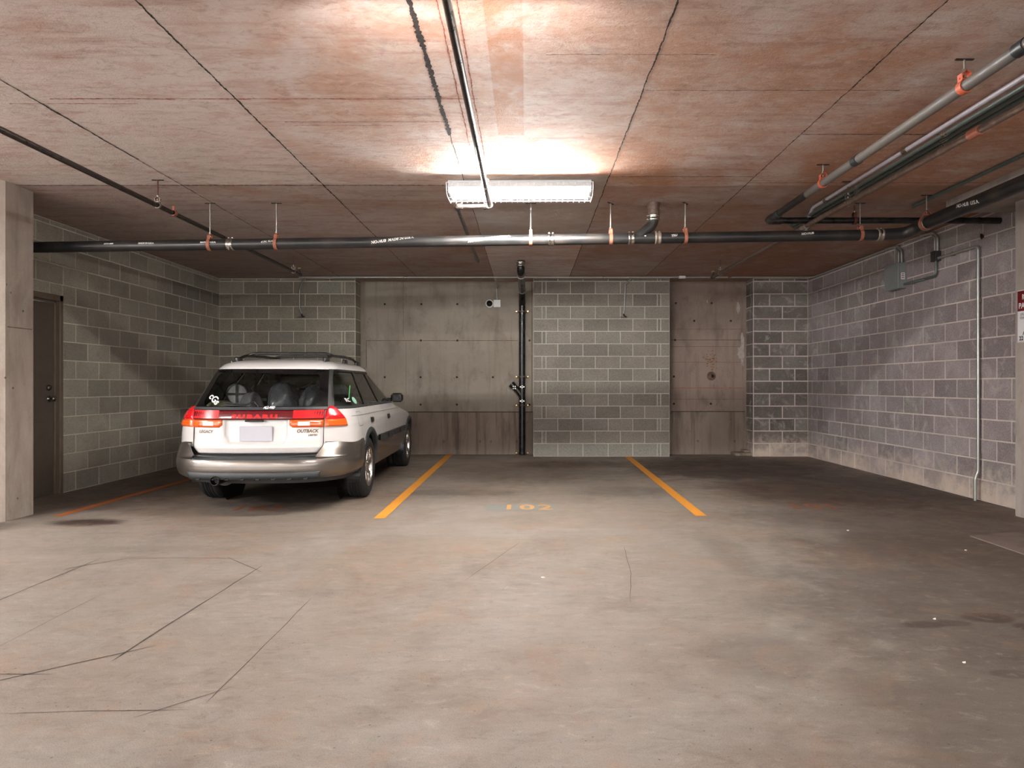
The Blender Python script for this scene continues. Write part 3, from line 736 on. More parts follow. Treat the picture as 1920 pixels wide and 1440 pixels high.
# ================================================================== LIGHT FIXTURES
def fixture(cx, cy, label, tube, rz=0.0, guard=True, group=None, dropz=0.0, lit=(-1, 1)):
    root = thing('ceiling_light', label, 'ceiling light', (cx, cy, H - dropz), rz, group)
    if dropz:
        for q in (-.45, .45):
            b = MB(); b.cyl((q, 0, 0), (q, 0, dropz), .005, 'rod', 8); b.build('hanging_rod', root)
    L = .61
    b = MB(); b.box(-L, L, -.17, .17, -.05, 0, 'fixture_white', .006); b.box(-L + .01, L - .01, -.05, .05, -.066, -.05, 'fixture_white', .006)
    b.box(-L, -L + .02, -.15, .15, -.105, -.05, 'fixture_white', .004); b.box(L - .02, L, -.15, .15, -.105, -.05, 'fixture_white', .004)
    b.box(-L, L, -.173, -.168, -.060, -.045, 'fixture_white'); b.box(-L, L, .168, .173, -.060, -.045, 'fixture_white')
    b.build('housing', root)
    for yy in (-.085, .085):
        b = MB(); b.tube([(-L + .03, yy, -.083), (L - .03, yy, -.083)], .014, tube if (1 if yy > 0 else -1) in lit else 'dead_tube', 14); b.build('lamp_tube', root)
        for q in (-1, 1):
            b = MB(); b.box(q * (L - .03) - .012, q * (L - .03) + .012, yy - .018, yy + .018, -.10, -.048, 'fixture_white', .003); b.build('lamp_holder', root)
    if guard:
        b = MB(); n = 25; prof = [(-.175, -.02), (-.17, -.06), (-.15, -.105), (-.12, -.118), (0, -.12), (.12, -.118), (.15, -.105), (.17, -.06), (.175, -.02)]
        for i in range(n + 1):
            x = -L - .012 + (2 * L + .024) * i / n; b.tube([(x, y, z) for y, z in prof], .0018 if 0 < i < n else .003, 'guard_wire', 6)
        for y, z in ((-.175, -.022), (-.16, -.085), (-.06, -.12), (.06, -.12), (.16, -.085), (.175, -.022)):
            b.tube([(-L - .012, y, z), (L + .012, y, z)], .0022, 'guard_wire', 6)
        b.build('wire_guard', root)
    return root
fixture(-.06, 5.885, 'lit white fluorescent ceiling light in a wire guard above the middle bay', 'tube_main', math.radians(-.8), lit=(-1,))
UNSEEN = [(-.3, 2.72), (-6.0, 4.2), (-3.4, -.6), (2.6, -.6), (-5.6, 1.4), (6.8, 1.6)]  # first is the next in the row; the rest are added as fill light
for i, (x, y) in enumerate(UNSEEN):
    fixture(x, y, 'unseen fluorescent ceiling light, lighting the bay from out of view', 'tube_near' if i == 0 else 'tube_side' if x < -5 else 'tube_fill', 0, False, 'lights over the drive aisle', 0 if i == 0 else .4, (1,) if i == 0 else (-1, 1))

# ================================================================== PIPES
def rod_hanger(x, y, zc, R, axis, label, strap='hanger_rust', rod='rod', plate=True, name='pipe_hanger', ztop=H, w=.03, plate_rot=0.0):
    """clevis: ceiling slot, rod, nut, strap round the pipe centre (x,y,zc)"""
    root = thing(name, label, 'pipe hanger', (x, y, ztop), 0, 'pipe hangers')
    L = ztop - zc; top = -(L - R - .05)
    if plate:
        b = MB(); b.box(-.05, .05, -.008, .008, -.006, 0, 'slot_dark', .002, Matrix.Rotation(plate_rot, 4, 'Z')); b.build('ceiling_slot', root)
    if L - R > .09:
        b = MB(); b.cyl((0, 0, 0), (0, 0, top), .0055, rod, 10); b.build('rod', root)
        b = MB(); b.cyl((0, 0, top + .012), (0, 0, top - .004), .012, 'clamp_steel', 6); b.build('nut', root)
        b = MB(); b.cyl((0, 0, top - .02), (0, 0, top - .034), .011, 'clamp_steel', 6); b.build('nut', root)
    b = MB(); a = Vector(axis).normalized()
    b.ring((0, 0, -L), a, R + .002, w, .005, strap, 32)
    # yoke above the pipe
    side = Vector((0, 0, 1)).cross(a)
    hb = -L + R; pts = []
    for sg in (-1, 1):
        p0 = side * sg * (R * .62) + Vector((0, 0, -L + R * .8)); p1 = side * sg * .022 + Vector((0, 0, hb + .035)); p2 = Vector((0, 0, hb + .05))
        for q0, q1 in ((p0, p1), (p1, p2)):
            vs = [q0 - a * w / 2, q0 + a * w / 2, q1 + a * w / 2, q1 - a * w / 2]; th = side * sg * .005
            b.add(vs + [v + th for v in vs], [(0, 1, 2, 3), (7, 6, 5, 4), (0, 4, 5, 1), (1, 5, 6, 2), (2, 6, 7, 3), (3, 7, 4, 0)], strap)
    b.cyl(side * -.03 + Vector((0, 0, hb + .012)), side * .03 + Vector((0, 0, hb + .012)), .005, strap, 8)
    b.build('strap', root)
    return root
def coupling(parent, p, axis, R, w=.055, m='clamp_steel', name='coupling_band'):
    p = Vector(p) - parent.location; a = Vector(axis).normalized()
    b = MB(); b.band(p - a * w / 2, p + a * w / 2, R + .004, m)
    side = a.cross(Vector((0, 0, 1)));
    if side.length < .1: side = Vector((1, 0, 0)).cross(a)
    side.normalize(); up = side.cross(a)
    for q in (-.3, .3):
        c = p + a * w * q + up * (R + .01) * (1 if up.z >= 0 else -1); b.box(c.x - .008, c.x + .008, c.y - .008, c.y + .008, c.z - .006, c.z + .006, m, .002)
    return b.build(name, parent)

# main horizontal drain pipe (runs left-right, slightly sloping) and its branch to the camera's right
MY = 6.45; MR = .052
mz = lambda x: 2.484 + (x + 4.53) * (2.60 - 2.484) / 7.9
main = thing('drain_pipe', 'long black drain pipe hung across the whole bay under the ceiling', 'pipe', (0, MY, 2.5))
def mp(x, y=None, z=None): return Vector((x, (MY if y is None else y) - MY, (mz(x) if z is None else z) - 2.5))
b = MB(); b.cyl(mp(-5.0), mp(1.0), MR, 'pipe_black', 28); b.cyl(mp(1.0), mp(3.38), MR, 'pipe_black', 28); b.build('pipe_run', main)
EX = 3.68
b = MB(); el = fillet([mp(3.36), mp(3.62, MY, 2.615), mp(EX, MY - .12, 2.65), mp(EX, MY - .25, 2.655)], .12, 8)
b.tube(el, .056, 'pipe_black', 24); b.build('elbow', main)
b = MB(); b.cyl(mp(EX, MY - .22, 2.655), mp(EX, 1.5, 2.69), .060, 'pipe_black', 28); b.build('pipe_run', main)
for x, m_ in ((-2.832, 'clamp_steel'), (.23, 'clamp_steel'), (.995, 'clamp_steel'), (1.25, 'clamp_worn'), (3.37, 'clamp_worn')):
    coupling(main, (x, MY, mz(x)), (1, 0, .015), MR, .06, m_)
coupling(main, (EX, MY - .24, 2.656), (0, 1, 0), .060, .06, 'clamp_worn')
# wye branch up into the slab
b = MB(); wy = fillet([mp(1.05), mp(1.20, MY, mz(1.1) + .13), mp(1.215, MY, 2.76)], .12, 10)
b.tube(wy, .049, 'pipe_black', 24); b.build('wye_branch', main)
b = MB(); b.tube([mp(1.215, MY, 2.755), mp(1.213, MY, 2.80), mp(1.21, MY, 2.86), mp(1.208, MY, H)], .05, 'pipe_rusty', 24, rs=[.05, .053, .057, .062]); b.build('ceiling_stub', main)
coupling(main, (1.215, MY, 2.765), (0, 0, 1), .05, .06, 'clamp_steel')
# faded factory print on the pipe
def on_pipe(xc, ang0, slope):
    def f(x, y):
        X_ = xc + x; th = ang0 + (y + slope * x) / MR
        return (X_, (MY - (MR + .0012) * math.cos(th)) - MY, mz(X_) + (MR + .0012) * math.sin(th) - 2.5)
    return f
for u, txt, sz, sl in ((738, 'NO-HUB  MADE IN U.S.A.', .036, .13), (918, 'NO-HUB  MADE IN U.S.A.', .036, .13), (505, '4 IN. N.A.', .028, .10), (1262, 'TRU', .03, .16), (1510, 'NO-HUB', .03, .10), (395, 'MADE IN U.S.A.', .022, .0), (280, 'MADE IN U.S.A.', .022, .0), (210, 'ASTM A888', .018, .0), (1208, 'IIIII', .012, 0)):
    xc = (u - 988) / 196.0; b = MB()
    add_text(b, txt, sz, on_pipe(xc, .25, sl), 'pipe_print', bold=.0012, shear=.1); b.build('print', main)
b = MB(); add_text(b, 'NO-HUB  U.S.A.', .04, lambda x, y: (EX - .0615 * math.cos((y - x * .12) / .06 - .1), 5.55 - x - MY, 2.66 + .0615 * math.sin((y - x * .12) / .06 - .1) - 2.5), 'pipe_print', bold=.001, shear=.1); b.build('print', main)
for (x, lab, st) in ((-3.03, 'rust red clevis hanger leftmost on the long black drain pipe', 'hanger_rust'), (-2.395, 'rust red clevis hanger on the drain pipe right of the leftmost silver band', 'hanger_rust'),
                 (.036, 'pale rusty strap hanger on the drain pipe just below the lit ceiling light', 'hanger_rust'), (.80, 'pale rusty strap hanger just left of the curved branch pipe', 'hanger_rust'), (1.513, 'dark rust clevis hanger just right of the curved branch pipe', 'hanger_rust'),
                 (3.185, 'rust red clevis hanger near the right elbow of the drain pipe', 'hanger_rust')):
    rod_hanger(x, MY, mz(x), MR, (1, 0, 0), lab, st, plate_rot=.9 if x in (.80, 1.513) else 0)
rod_hanger(3.66, 6.30 - .12, 2.657, .06, (0, 1, 0), 'large rusty ring hanger on the pipe turning towards the viewer at right', 'hanger_rust')

# rusty sprinkler pipe below the light
spr = thing('sprinkler_pipe', 'dark steel sprinkler pipe passing under the lit ceiling light with an elbow', 'pipe', (-.334, 6.04, 2.765))
def rel(root, p): return Vector(p) - root.location
zz = 2.765
b = MB(); b.cyl(rel(spr, (-.334, 1.5, zz)), rel(spr, (-.334, 6.04, zz)), .0205, 'pipe_steel', 18); b.build('pipe_run', spr)
b = MB(); b.cyl(rel(spr, (-.334, 6.04, zz)), rel(spr, (-.625, 6.04, zz)), .0205, 'pipe_steel', 18); b.build('pipe_run', spr)
b = MB(); b.cyl(rel(spr, (-.625, 6.04, zz)), rel(spr, (-.635, 8.75, zz)), .019, 'pipe_steel', 18); b.build('pipe_run', spr)
for (p, d1, d2) in (((-.334, 6.04, zz), (0, -1, 0), (-1, 0, 0)), ((-.625, 6.04, zz), (1, 0, 0), (0, 1, 0))):
    P = rel(spr, p); d1, d2 = Vector(d1), Vector(d2); b = MB()
    b.tube(fillet([P + d1 * .045, P, P + d2 * .045], .03, 6), .027, 'pipe_steel', 18)
    for d in (d1, d2): b.cyl(P + d * .032, P + d * .052, .031, 'pipe_steel', 18)
    b.build('elbow', spr)
b = MB(); b.cyl(rel(spr, (-.633, 7.3, zz)), rel(spr, (-.633, 7.36, zz)), .026, 'pipe_steel', 18); b.build('pipe_joint', spr)
rod_hanger(-.334, 5.43, zz, .0205, (0, 1, 0), 'small hanger on the sprinkler pipe in front of the lit ceiling light', 'clamp_worn', 'rod', False, w=.02)

# left sprinkler pipe
lp = thing('sprinkler_pipe', 'thin dark sprinkler pipe running along the ceiling above the car, left side', 'pipe', (-3.13, 5, 2.69))
b = MB(); b.cyl(rel(lp, (-3.15, 1.2, 2.69)), rel(lp, (-3.13, 9.3, 2.69)), .0205, 'pipe_steel', 18); b.build('pipe_run', lp)
def sprinkler_head(root, p):
    P = rel(root, p); b = MB()
    b.cyl(P + Vector((0, -.03, 0)), P + Vector((0, .04, 0)), .028, 'pipe_steel', 16)
    b.cyl(P, P + Vector((0, 0, .07)), .014, 'pipe_steel', 12); b.cyl(P + Vector((0, 0, .085)), P + Vector((0, 0, .088)), .026, 'brass', 16)
    b.tube([P + Vector((.012, 0, .06)), P + Vector((.016, 0, .075)), P + Vector((.004, 0, .087))], .003, 'brass', 6); b.tube([P + Vector((-.012, 0, .06)), P + Vector((-.016, 0, .075)), P + Vector((-.004, 0, .087))], .003, 'brass', 6)
    b.build('sprinkler_head', root)
sprinkler_head(lp, (-3.13, 9.28, 2.69))
b = MB(); P = rel(lp, (-3.13, 5.98, 2.69)); b.ring(P, (0, 1, 0), .021, .035, .005, 'hanger_rust', 20); b.cyl(P + Vector((0, 0, .02)), P + Vector((0, 0, .06)), .012, 'hanger_rust', 10); b.build('strap_tee', lp)
rod_hanger(-3.13, 5.72, 2.69, .0205, (0, 1, 0), 'rusty rod hanger on the thin pipe near the left column', 'clamp_worn', 'rod_rusty', True, w=.02)
rod_hanger(-3.13, 9.05, 2.69, .0205, (0, 1, 0), 'small rod hanger at the far end of the thin left pipe', 'clamp_worn', 'rod_rusty', False, w=.02)

# right: rusty sprinkler pipe of the bundle, ends mid bay
rp = thing('sprinkler_pipe', 'rusty brown sprinkler pipe at right, lowest of the bundle towards the right wall', 'pipe', (2.72, 5, 2.72))
b = MB(); b.cyl(rel(rp, (2.80, 1.2, 2.72)), rel(rp, (2.68, 9.75, 2.72)), .023, 'pipe_rusty', 18); b.build('pipe_run', rp)
sprinkler_head(rp, (2.68, 9.72, 2.72))
for yy in (4.15, 6.62):
    b = MB(); xx = 2.80 - (yy - 1.2) * .12 / 8.55; b.cyl(rel(rp, (xx, yy - .05, 2.72)), rel(rp, (xx, yy + .05, 2.72)), .031, 'hanger_rust' if yy < 5 else 'clamp_worn', 18); b.build('pipe_joint', rp)
rod_hanger(2.74, 5.76, 2.72, .023, (0, 1, 0), 'dark rod with a steel hook holding the rusty pipe of the right bundle', 'clamp_steel', 'rod_rusty', True, w=.012)
rod_hanger(2.685, 9.37, 2.72, .023, (0, 1, 0), 'small rod hanger at the far end of the rusty right pipe', 'clamp_worn', 'rod_rusty', False, w=.02)

# grey pipe at upper right and its crossing black leg
gp = thing('grey_pipe', 'dusty grey pipe with dark joints hanging nearest the viewer at upper right', 'pipe', (2.335, 5, 2.757))
b = MB(); b.cyl(rel(gp, (2.335, 1.2, 2.757)), rel(gp, (2.335, 5.62, 2.757)), .031, 'pipe_grey', 22); b.cyl(rel(gp, (2.335, 5.62, 2.757)), rel(gp, (2.335, 6.53, 2.757)), .031, 'pipe_black', 22); b.build('pipe_run', gp)
b = MB(); b.tube(fillet([rel(gp, (2.335, 6.40, 2.757)), rel(gp, (2.335, 6.53, 2.757)), rel(gp, (2.46, 6.53, 2.757))], .05, 6), .038, 'pipe_black', 20); b.build('elbow', gp)
b = MB(); b.cyl(rel(gp, (2.44, 6.53, 2.757)), rel(gp, (XR, 6.53, 2.757)), .031, 'pipe_jet', 22); b.build('pipe_run', gp)
for yy in (3.18, 4.78, 6.28): b = MB(); b.cyl(rel(gp, (2.335, yy - .035, 2.757)), rel(gp, (2.335, yy + .035, 2.757)), .036, 'trim_dark', 20); b.build('pipe_joint', gp)
rod_hanger(2.335, 3.60, 2.757, .031, (0, 1, 0), 'short hanger with a bright orange strap, nearest at upper right', 'hanger_orange', 'rod', True, w=.04)
rod_hanger(2.335, 5.32, 2.757, .031, (0, 1, 0), 'short hanger with a bright orange strap farther along the grey pipe', 'hanger_orange', 'rod', True, w=.03)
rod_hanger(3.17, 6.53, 2.757, .031, (1, 0, 0), 'dark red hanger holding the black cross pipe behind the drain pipe', 'hanger_dark', 'rod_rusty', False, w=.03)

# pale conduit
pc = thing('conduit', 'pale lilac conduit between the grey pipe and the dark conduits', 'conduit', (2.747, 4, 2.87))
b = MB(); b.tube(fillet([rel(pc, (2.75, 1.2, 2.868)), rel(pc, (2.747, 6.48, 2.868)), rel(pc, (2.747, 6.62, 2.76)), rel(pc, (2.747, 6.66, 2.66))], .09, 6), .0165, 'conduit_lilac', 14); b.build('tube', pc)
for yy in (3.35, 4.9, 6.2):
    b = MB(); b.cyl(rel(pc, (2.747, yy - .03, 2.868)), rel(pc, (2.747, yy + .03, 2.868)), .020, 'clamp_steel', 14); b.build('connector', pc)
for i, (xx, lab) in enumerate(((2.745, 'left one of three dark green conduits running side by side at upper right'), (2.80, 'middle one of three dark green conduits running side by side'), (2.855, 'right one of three dark green conduits running side by side'))):
    gc = thing('conduit', lab, 'conduit', (xx, 4, 2.815), 0, 'three dark conduits in a bundle')
    b = MB(); b.tube(fillet([(.0, -2.8, 0), (.0, 3.0 + .06 * i, 0), (0, 3.16 + .06 * i, .09)], .08, 6), .0145, 'conduit_green', 14); b.build('tube', gc)
    for q in (-1.2, .4, 1.6): b = MB(); b.cyl((0, q + .1 * i, 0), (0, q + .05 + .1 * i, 0), .018, 'clamp_steel', 12); b.build('connector', gc)
    b = MB(); b.box(-.02, .02, -1.02, -.98, .0, .09, 'clamp_steel', .002); b.build('strap', gc)
# dark conduit near the right wall
dc = thing('conduit', 'single dark conduit along the ceiling edge near the right wall, above the big pipe', 'conduit', (3.72, 4, 2.886))
b = MB(); b.cyl((-.02, -2.8, 0), (0, 2.5, 0), .0165, 'conduit_green', 14); b.build('tube', dc)

# conduit along the back of the ceiling, then up the right wall corner
bc = thing('conduit', 'long thin conduit running along the back edge of the ceiling', 'conduit', (0, 10.74, 2.880))
b = MB(); b.tube(fillet([(-3.63, 0, 0), (4.50, 0, 0), (4.548, -.06, 0), (4.548, -2.40, 0)], .04, 5), .0125, 'conduit', 12); b.build('tube', bc)
for xx in (-1.95, 1.2, 3.2): b = MB(); b.cyl((xx, 0, 0), (xx + .05, 0, 0), .017, 'clamp_steel', 12); b.build('connector', bc)
b = MB(); b.box(2.42, 2.52, -.03, .03, -.02, .02, 'white_plastic', .004); b.build('junction_box', bc)
# drops
def drop(name, label, pts, m, r=.009, head=False):
    root = thing(name, label, 'conduit', pts[0]); P = [rel(root, p) for p in pts]
    b = MB(); b.tube(fillet(P, .05, 6), r, m, 12); b.build('tube', root)
    if head:
        e = P[-1]; b = MB(); b.tube([e, e + Vector((.01, -.02, -.03)), e + Vector((.05, -.03, -.05))], .010, 'grime', 10, rs=[.012, .012, .008]); b.tube([e + Vector((-.06, -.01, -.05)), e + Vector((0, -.03, -.055)), e + Vector((.055, -.03, -.05))], .004, 'grime', 8); b.build('open_end', root)
    return root
drop('conduit_stub', 'short bent conduit hanging down the back left block wall above the car', [(-3.55, 10.74, 2.885), (-3.62, 10.90, 2.86), (-3.70, 10.975, 2.72), (-3.70, 10.975, 2.42), (-3.66, 10.97, 2.32)], 'conduit', head=True)
drop('conduit_stub', 'short bent conduit hanging down the pale block pier with a capped end', [(1.86, 10.74, 2.885), (1.68, 10.90, 2.885), (1.60, 10.975, 2.80), (1.585, 10.975, 2.40), (1.57, 10.975, 2.32)], 'conduit', head=True)

# vertical black drain on the back wall
vp = thing('drain_pipe', 'vertical black drain pipe standing on the floor beside the pale pier', 'pipe', (-.08, 11.24, 0))
VX, VY = -.08, 11.262
b = MB(); b.tube(fillet([rel(vp, (-.085, 9.42, 2.90)), rel(vp, (-.085, 9.42, 2.74)), rel(vp, (VX, 11.10, 2.70)), rel(vp, (VX, VY, 2.52)), rel(vp, (VX, VY, .01))], .12, 8), .054, 'pipe_jet', 26); b.build('pipe_run', vp)
coupling(vp, (-.085, 9.42, 2.855), (0, 0, 1), .056, .07)
b = MB(); P = rel(vp, (-.083, 9.60, 2.732)); b.ring(P, (0, 1, -.03), .055, .02, .006, 'clamp_worn', 28); P = rel(vp, (VX, 10.95, 2.703)); b.ring(P, (0, 1, -.03), .055, .02, .006, 'clamp_worn', 28); b.build('coupling_ring', vp)
b = MB(); b.tube([rel(vp, (VX, VY, .97)), rel(vp, (VX - .07, VY, 1.07)), rel(vp, (VX - .155, VY, 1.155))], .05, 'pipe_jet', 22); b.build('wye_branch', vp)
b = MB(); b.cyl(rel(vp, (VX - .15, VY, 1.15)), rel(vp, (VX - .185, VY, 1.185)), .058, 'trim_black', 22); b.build('cap', vp)
for zc in (2.55, 1.135, .90):
    b = MB(); b.ring(rel(vp, (VX, VY, zc)), (0, 0, 1), .055, .045, .003, 'trim_black', 28)
    for q in (-1, 1):
        b.cyl(rel(vp, (VX, VY - .052, zc + q * .014)), rel(vp, (VX, VY - .066, zc + q * .014)), .009, 'clamp_steel', 10); b.cyl(rel(vp, (VX + q * .028, VY - .05, zc)), rel(vp, (VX + q * .028, VY - .06, zc)), .011, 'clamp_steel', 10)
    b.build('coupling_band', vp)
b = MB()
for q in (-1, 1):
    for w in (-1, 1):
        c = rel(vp, (VX - .13 + q * .016 - .0, VY - .045, 1.125 + w * .018)); b.cyl(c, c + Vector((0, -.02, 0)), .008, 'clamp_steel', 10)
b.build('cap_screws', vp)
for i, zc in enumerate((2.39, 1.305, .83, .035)):
    root = thing('pipe_clamp', ('riser clamp with brass nuts, ' + ('topmost', 'second from the top', 'third from the top', 'at floor level')[i] + ' on the vertical black pipe'), 'pipe clamp', (VX, VY, zc), 0, 'riser clamps on the vertical pipe')
    b = MB(); b.ring((0, 0, 0), (0, 0, 1), .055, .022, .005, 'pipe_rusty' if i < 3 else 'trim_black', 26); b.box(-.105, -.055, -.006, .006, -.011, .011, 'pipe_rusty', .002); b.box(.055, .105, -.006, .006, -.011, .011, 'pipe_rusty', .002); b.build('clamp_body', root)
    for q in (-1, 1): b = MB(); b.cyl((q * .095, -.02, 0), (q * .095, .02, 0), .010, 'brass', 10); b.build('nut', root)

# security camera, box and its conduit
sc = thing('security_camera', 'small round white security camera with black lens on the back concrete wall', 'camera', (-.627, YR, 2.53))
b = MB(); b.lathe([(.0001, 0), (.066, 0), (.07, -.02), (.068, -.05), (.056, -.062), (.052, -.05)], 'white_plastic', 'Y', 28); b.build('housing', sc)
b = MB(); b.lathe([(.0525, -.05), (.045, -.062), (.03, -.074), (.0001, -.08)], 'black_lens', 'Y', 24); b.build('lens', sc)
b = MB(); b.box(-.02, .03, -.03, 0, -.03, .03, 'white_plastic', .004, Matrix.Translation((.045, 0, 0))); b.build('side_mount', sc)
jb = thing('junction_box', 'square white junction box beside the round security camera', 'junction box', (-.50, YR, 2.53))
b = MB(); b.box(-.055, .055, -.05, 0, -.058, .058, 'white_plastic', .006); b.build('box_body', jb)
b = MB(); b.box(-.058, .058, -.058, -.05, -.061, .061, 'white_plastic', .003); b.build('cover', jb)
drop('conduit', 'short vertical conduit from the ceiling to the white junction box', [(-.505, 10.90, 2.875), (-.505, 11.12, 2.86), (-.503, 11.32, 2.80), (-.503, 11.32, 2.585)], 'conduit', .011)

# electrical box on the right wall and its conduits
eb = thing('electrical_box', 'large grey electrical box with a sticker high on the right wall', 'electrical box', (XR, 8.28, 2.49))
b = MB(); b.box(-.10, 0, -.15, .15, -.155, .155, 'box_grey', .004); b.build('box_body', eb)
b = MB(); b.box(-.113, -.10, -.155, .155, -.16, .16, 'box_grey', .004); b.box(-.113, -.06, .06, .15, .155, .175, 'box_grey', .004); b.build('cover', eb)
b = MB(); b.box(-.075, -.03, -.1515, -.150, -.05, .03, 'sticker_white'); b.build('sticker', eb)
b = MB()
for k in range(3): b.box(-.068, -.037, -.1522, -.1515, -.035 + k * .022, -.025 + k * .022, 'sign_red')
b.build('sticker_print', eb)
CX = XR - .035
for i, yy in enumerate((8.19, 8.25)):
    drop('conduit', ('near' if i == 0 else 'far') + ' one of the two shiny conduits entering the top of the grey box', [(CX - .01, yy + .28, 2.885), (CX - .01, yy + .08, 2.87), (CX, yy, 2.79), (CX, yy, 2.64)], 'conduit', .0135)
sb = thing('junction_box', 'small dark junction box on the right wall, right of the grey box', 'junction box', (XR, 7.50, 2.595))
b = MB(); b.box(-.065, 0, -.045, .045, -.055, .055, 'box_dark', .003); b.build('box_body', sb)
b = MB(); b.box(-.070, -.065, -.048, .048, -.058, .058, 'box_dark', .002); b.build('cover', sb)
for i, yy in enumerate((7.475, 7.52)):
    drop('conduit', ('near' if i == 0 else 'far') + ' one of the two shiny conduits entering the small dark box', [(CX - .01, yy + .26, 2.885), (CX - .01, yy + .06, 2.87), (CX, yy, 2.80), (CX, yy, 2.64)], 'conduit', .0135)
def strap(root, p):
    b = MB(); P = rel(root, p); b.box(P.x - .018, P.x + .02, P.y - .012, P.y + .012, P.z - .022, P.z + .022, 'clamp_worn', .003); b.build('strap', root)
c1 = drop('conduit', 'curved conduit linking the small dark box to the side of the grey box', [(CX, 7.50, 2.545), (CX, 7.50, 2.38), (CX, 7.70, 2.38), (CX, 8.135, 2.38)], 'conduit_green', .0135); strap(c1, (XR - .022, 7.98, 2.38))
c2 = drop('conduit', 'tall galvanised conduit dropping down the right wall to the floor', [(CX, 7.46, 2.570), (CX, 6.80, 2.570), (CX, 6.80, .30), (CX - .03, 6.80, .22), (CX - .03, 6.80, .0)], 'conduit', .0145)
strap(c2, (XR - .022, 7.22, 2.57)); strap(c2, (XR - .022, 6.80, 2.02)); strap(c2, (XR - .022, 6.80, .45))
hk = thing('wall_hook', 'small dark hook high on the right wall near the column', 'hook', (XR, 6.78, 2.66))
b = MB(); b.cyl((0, 0, 0), (-.012, 0, 0), .018, 'trim_black', 14); b.tube([(-.01, 0, .02), (-.03, -.01, .02), (-.035, -.015, -.01), (-.02, -.01, -.03), (-.01, 0, -.02)], .005, 'trim_black', 8); b.build('hook_body', hk)

# parking sign on the right column
sg = thing('parking_sign', 'maroon and white reserved parking sign on the right column', 'sign', (4.35, 5.83, 1.77))
b = MB(); b.box(-.004, 0, -.152, .152, -.229, .229, 'sign_white', .001); b.build('sign_panel', sg)
b = MB(); b.box(-.0048, -.004, -.147, .147, .045, .222, 'sign_red'); b.build('header', sg)
b = MB()
for a_, c_, d_, e_ in ((-.147, .147, .2215, .2235), (-.147, .147, -.2235, -.2215), (-.147, -.145, -.2235, .2235), (.145, .147, -.2235, .2235)): b.box(-.0052, -.004, a_, c_, d_, e_, 'sign_ink')
b.build('border', sg)
def on_sign(yc, zc): return lambda x, y: (-.0056, yc - x, zc + y)
b = MB(); add_text(b, 'RESERVED', .062, on_sign(-.005, .165), 'sign_white', bold=.002, sx=.68); add_text(b, 'PARKING', .066, on_sign(0.0, .09), 'sign_white', bold=.002, sx=.95); b.build('heading_text', sg)
b = MB()
for k, (tx, sz_) in enumerate((('UNAUTHORIZED', .034), ('VEHICLES TOWED', .034), ('AT', .03), ("OWNER'S", .034), ('EXPENSE', .034))):
    add_text(b, tx, sz_, on_sign(0, .015 - k * .031), 'sign_ink', sx=.85)
add_text(b, 'Retriever', .045, on_sign(.0, -.155), 'sign_ink', shear=.35, bold=.001); add_text(b, '22', .05, on_sign(.10, -.196), 'sign_ink', bold=.002)
b.build('small_text', sg)

# scraps on the floor
for i, (u, v, r, lab) in enumerate(((1019, 1083, .018, 'pale leaf shaped scrap on the open floor near the middle'), (1811, 1032, .018, 'curled white scrap on the floor near the right pad'), (1753, 1161, .012, 'white scrap beside the dark drips at lower right'), (1590, 995, .014, 'pale crumb on the floor in front of the right bay number'), (1808, 1243, .011, 'small pinkish paint chip at lower right'))):
    X_, Y_ = fl(u, v); rr = random.Random(i + 30); n = 9; top = []; 
    b = MB(); vs = [(0, 0, .006)]
    for k in range(n): a = 2 * PI * k / n; q = r * .75 * rr.uniform(.45, 1.15); vs.append((math.cos(a) * q, math.sin(a) * q * .7, .001 + rr.uniform(0, .006)))
    vs += [(x, y, 0) for x, y, z in vs[1:]]
    b.add(vs, [(0, 1 + k, 1 + (k + 1) % n) for k in range(n)] + [(1 + k, 1 + n + k, 1 + n + (k + 1) % n, 1 + (k + 1) % n) for k in range(n)], 'scrap')
    tag(b.build('scrap', loc=(X_, Y_, 0)), lab, 'scrap', 'litter on the floor')

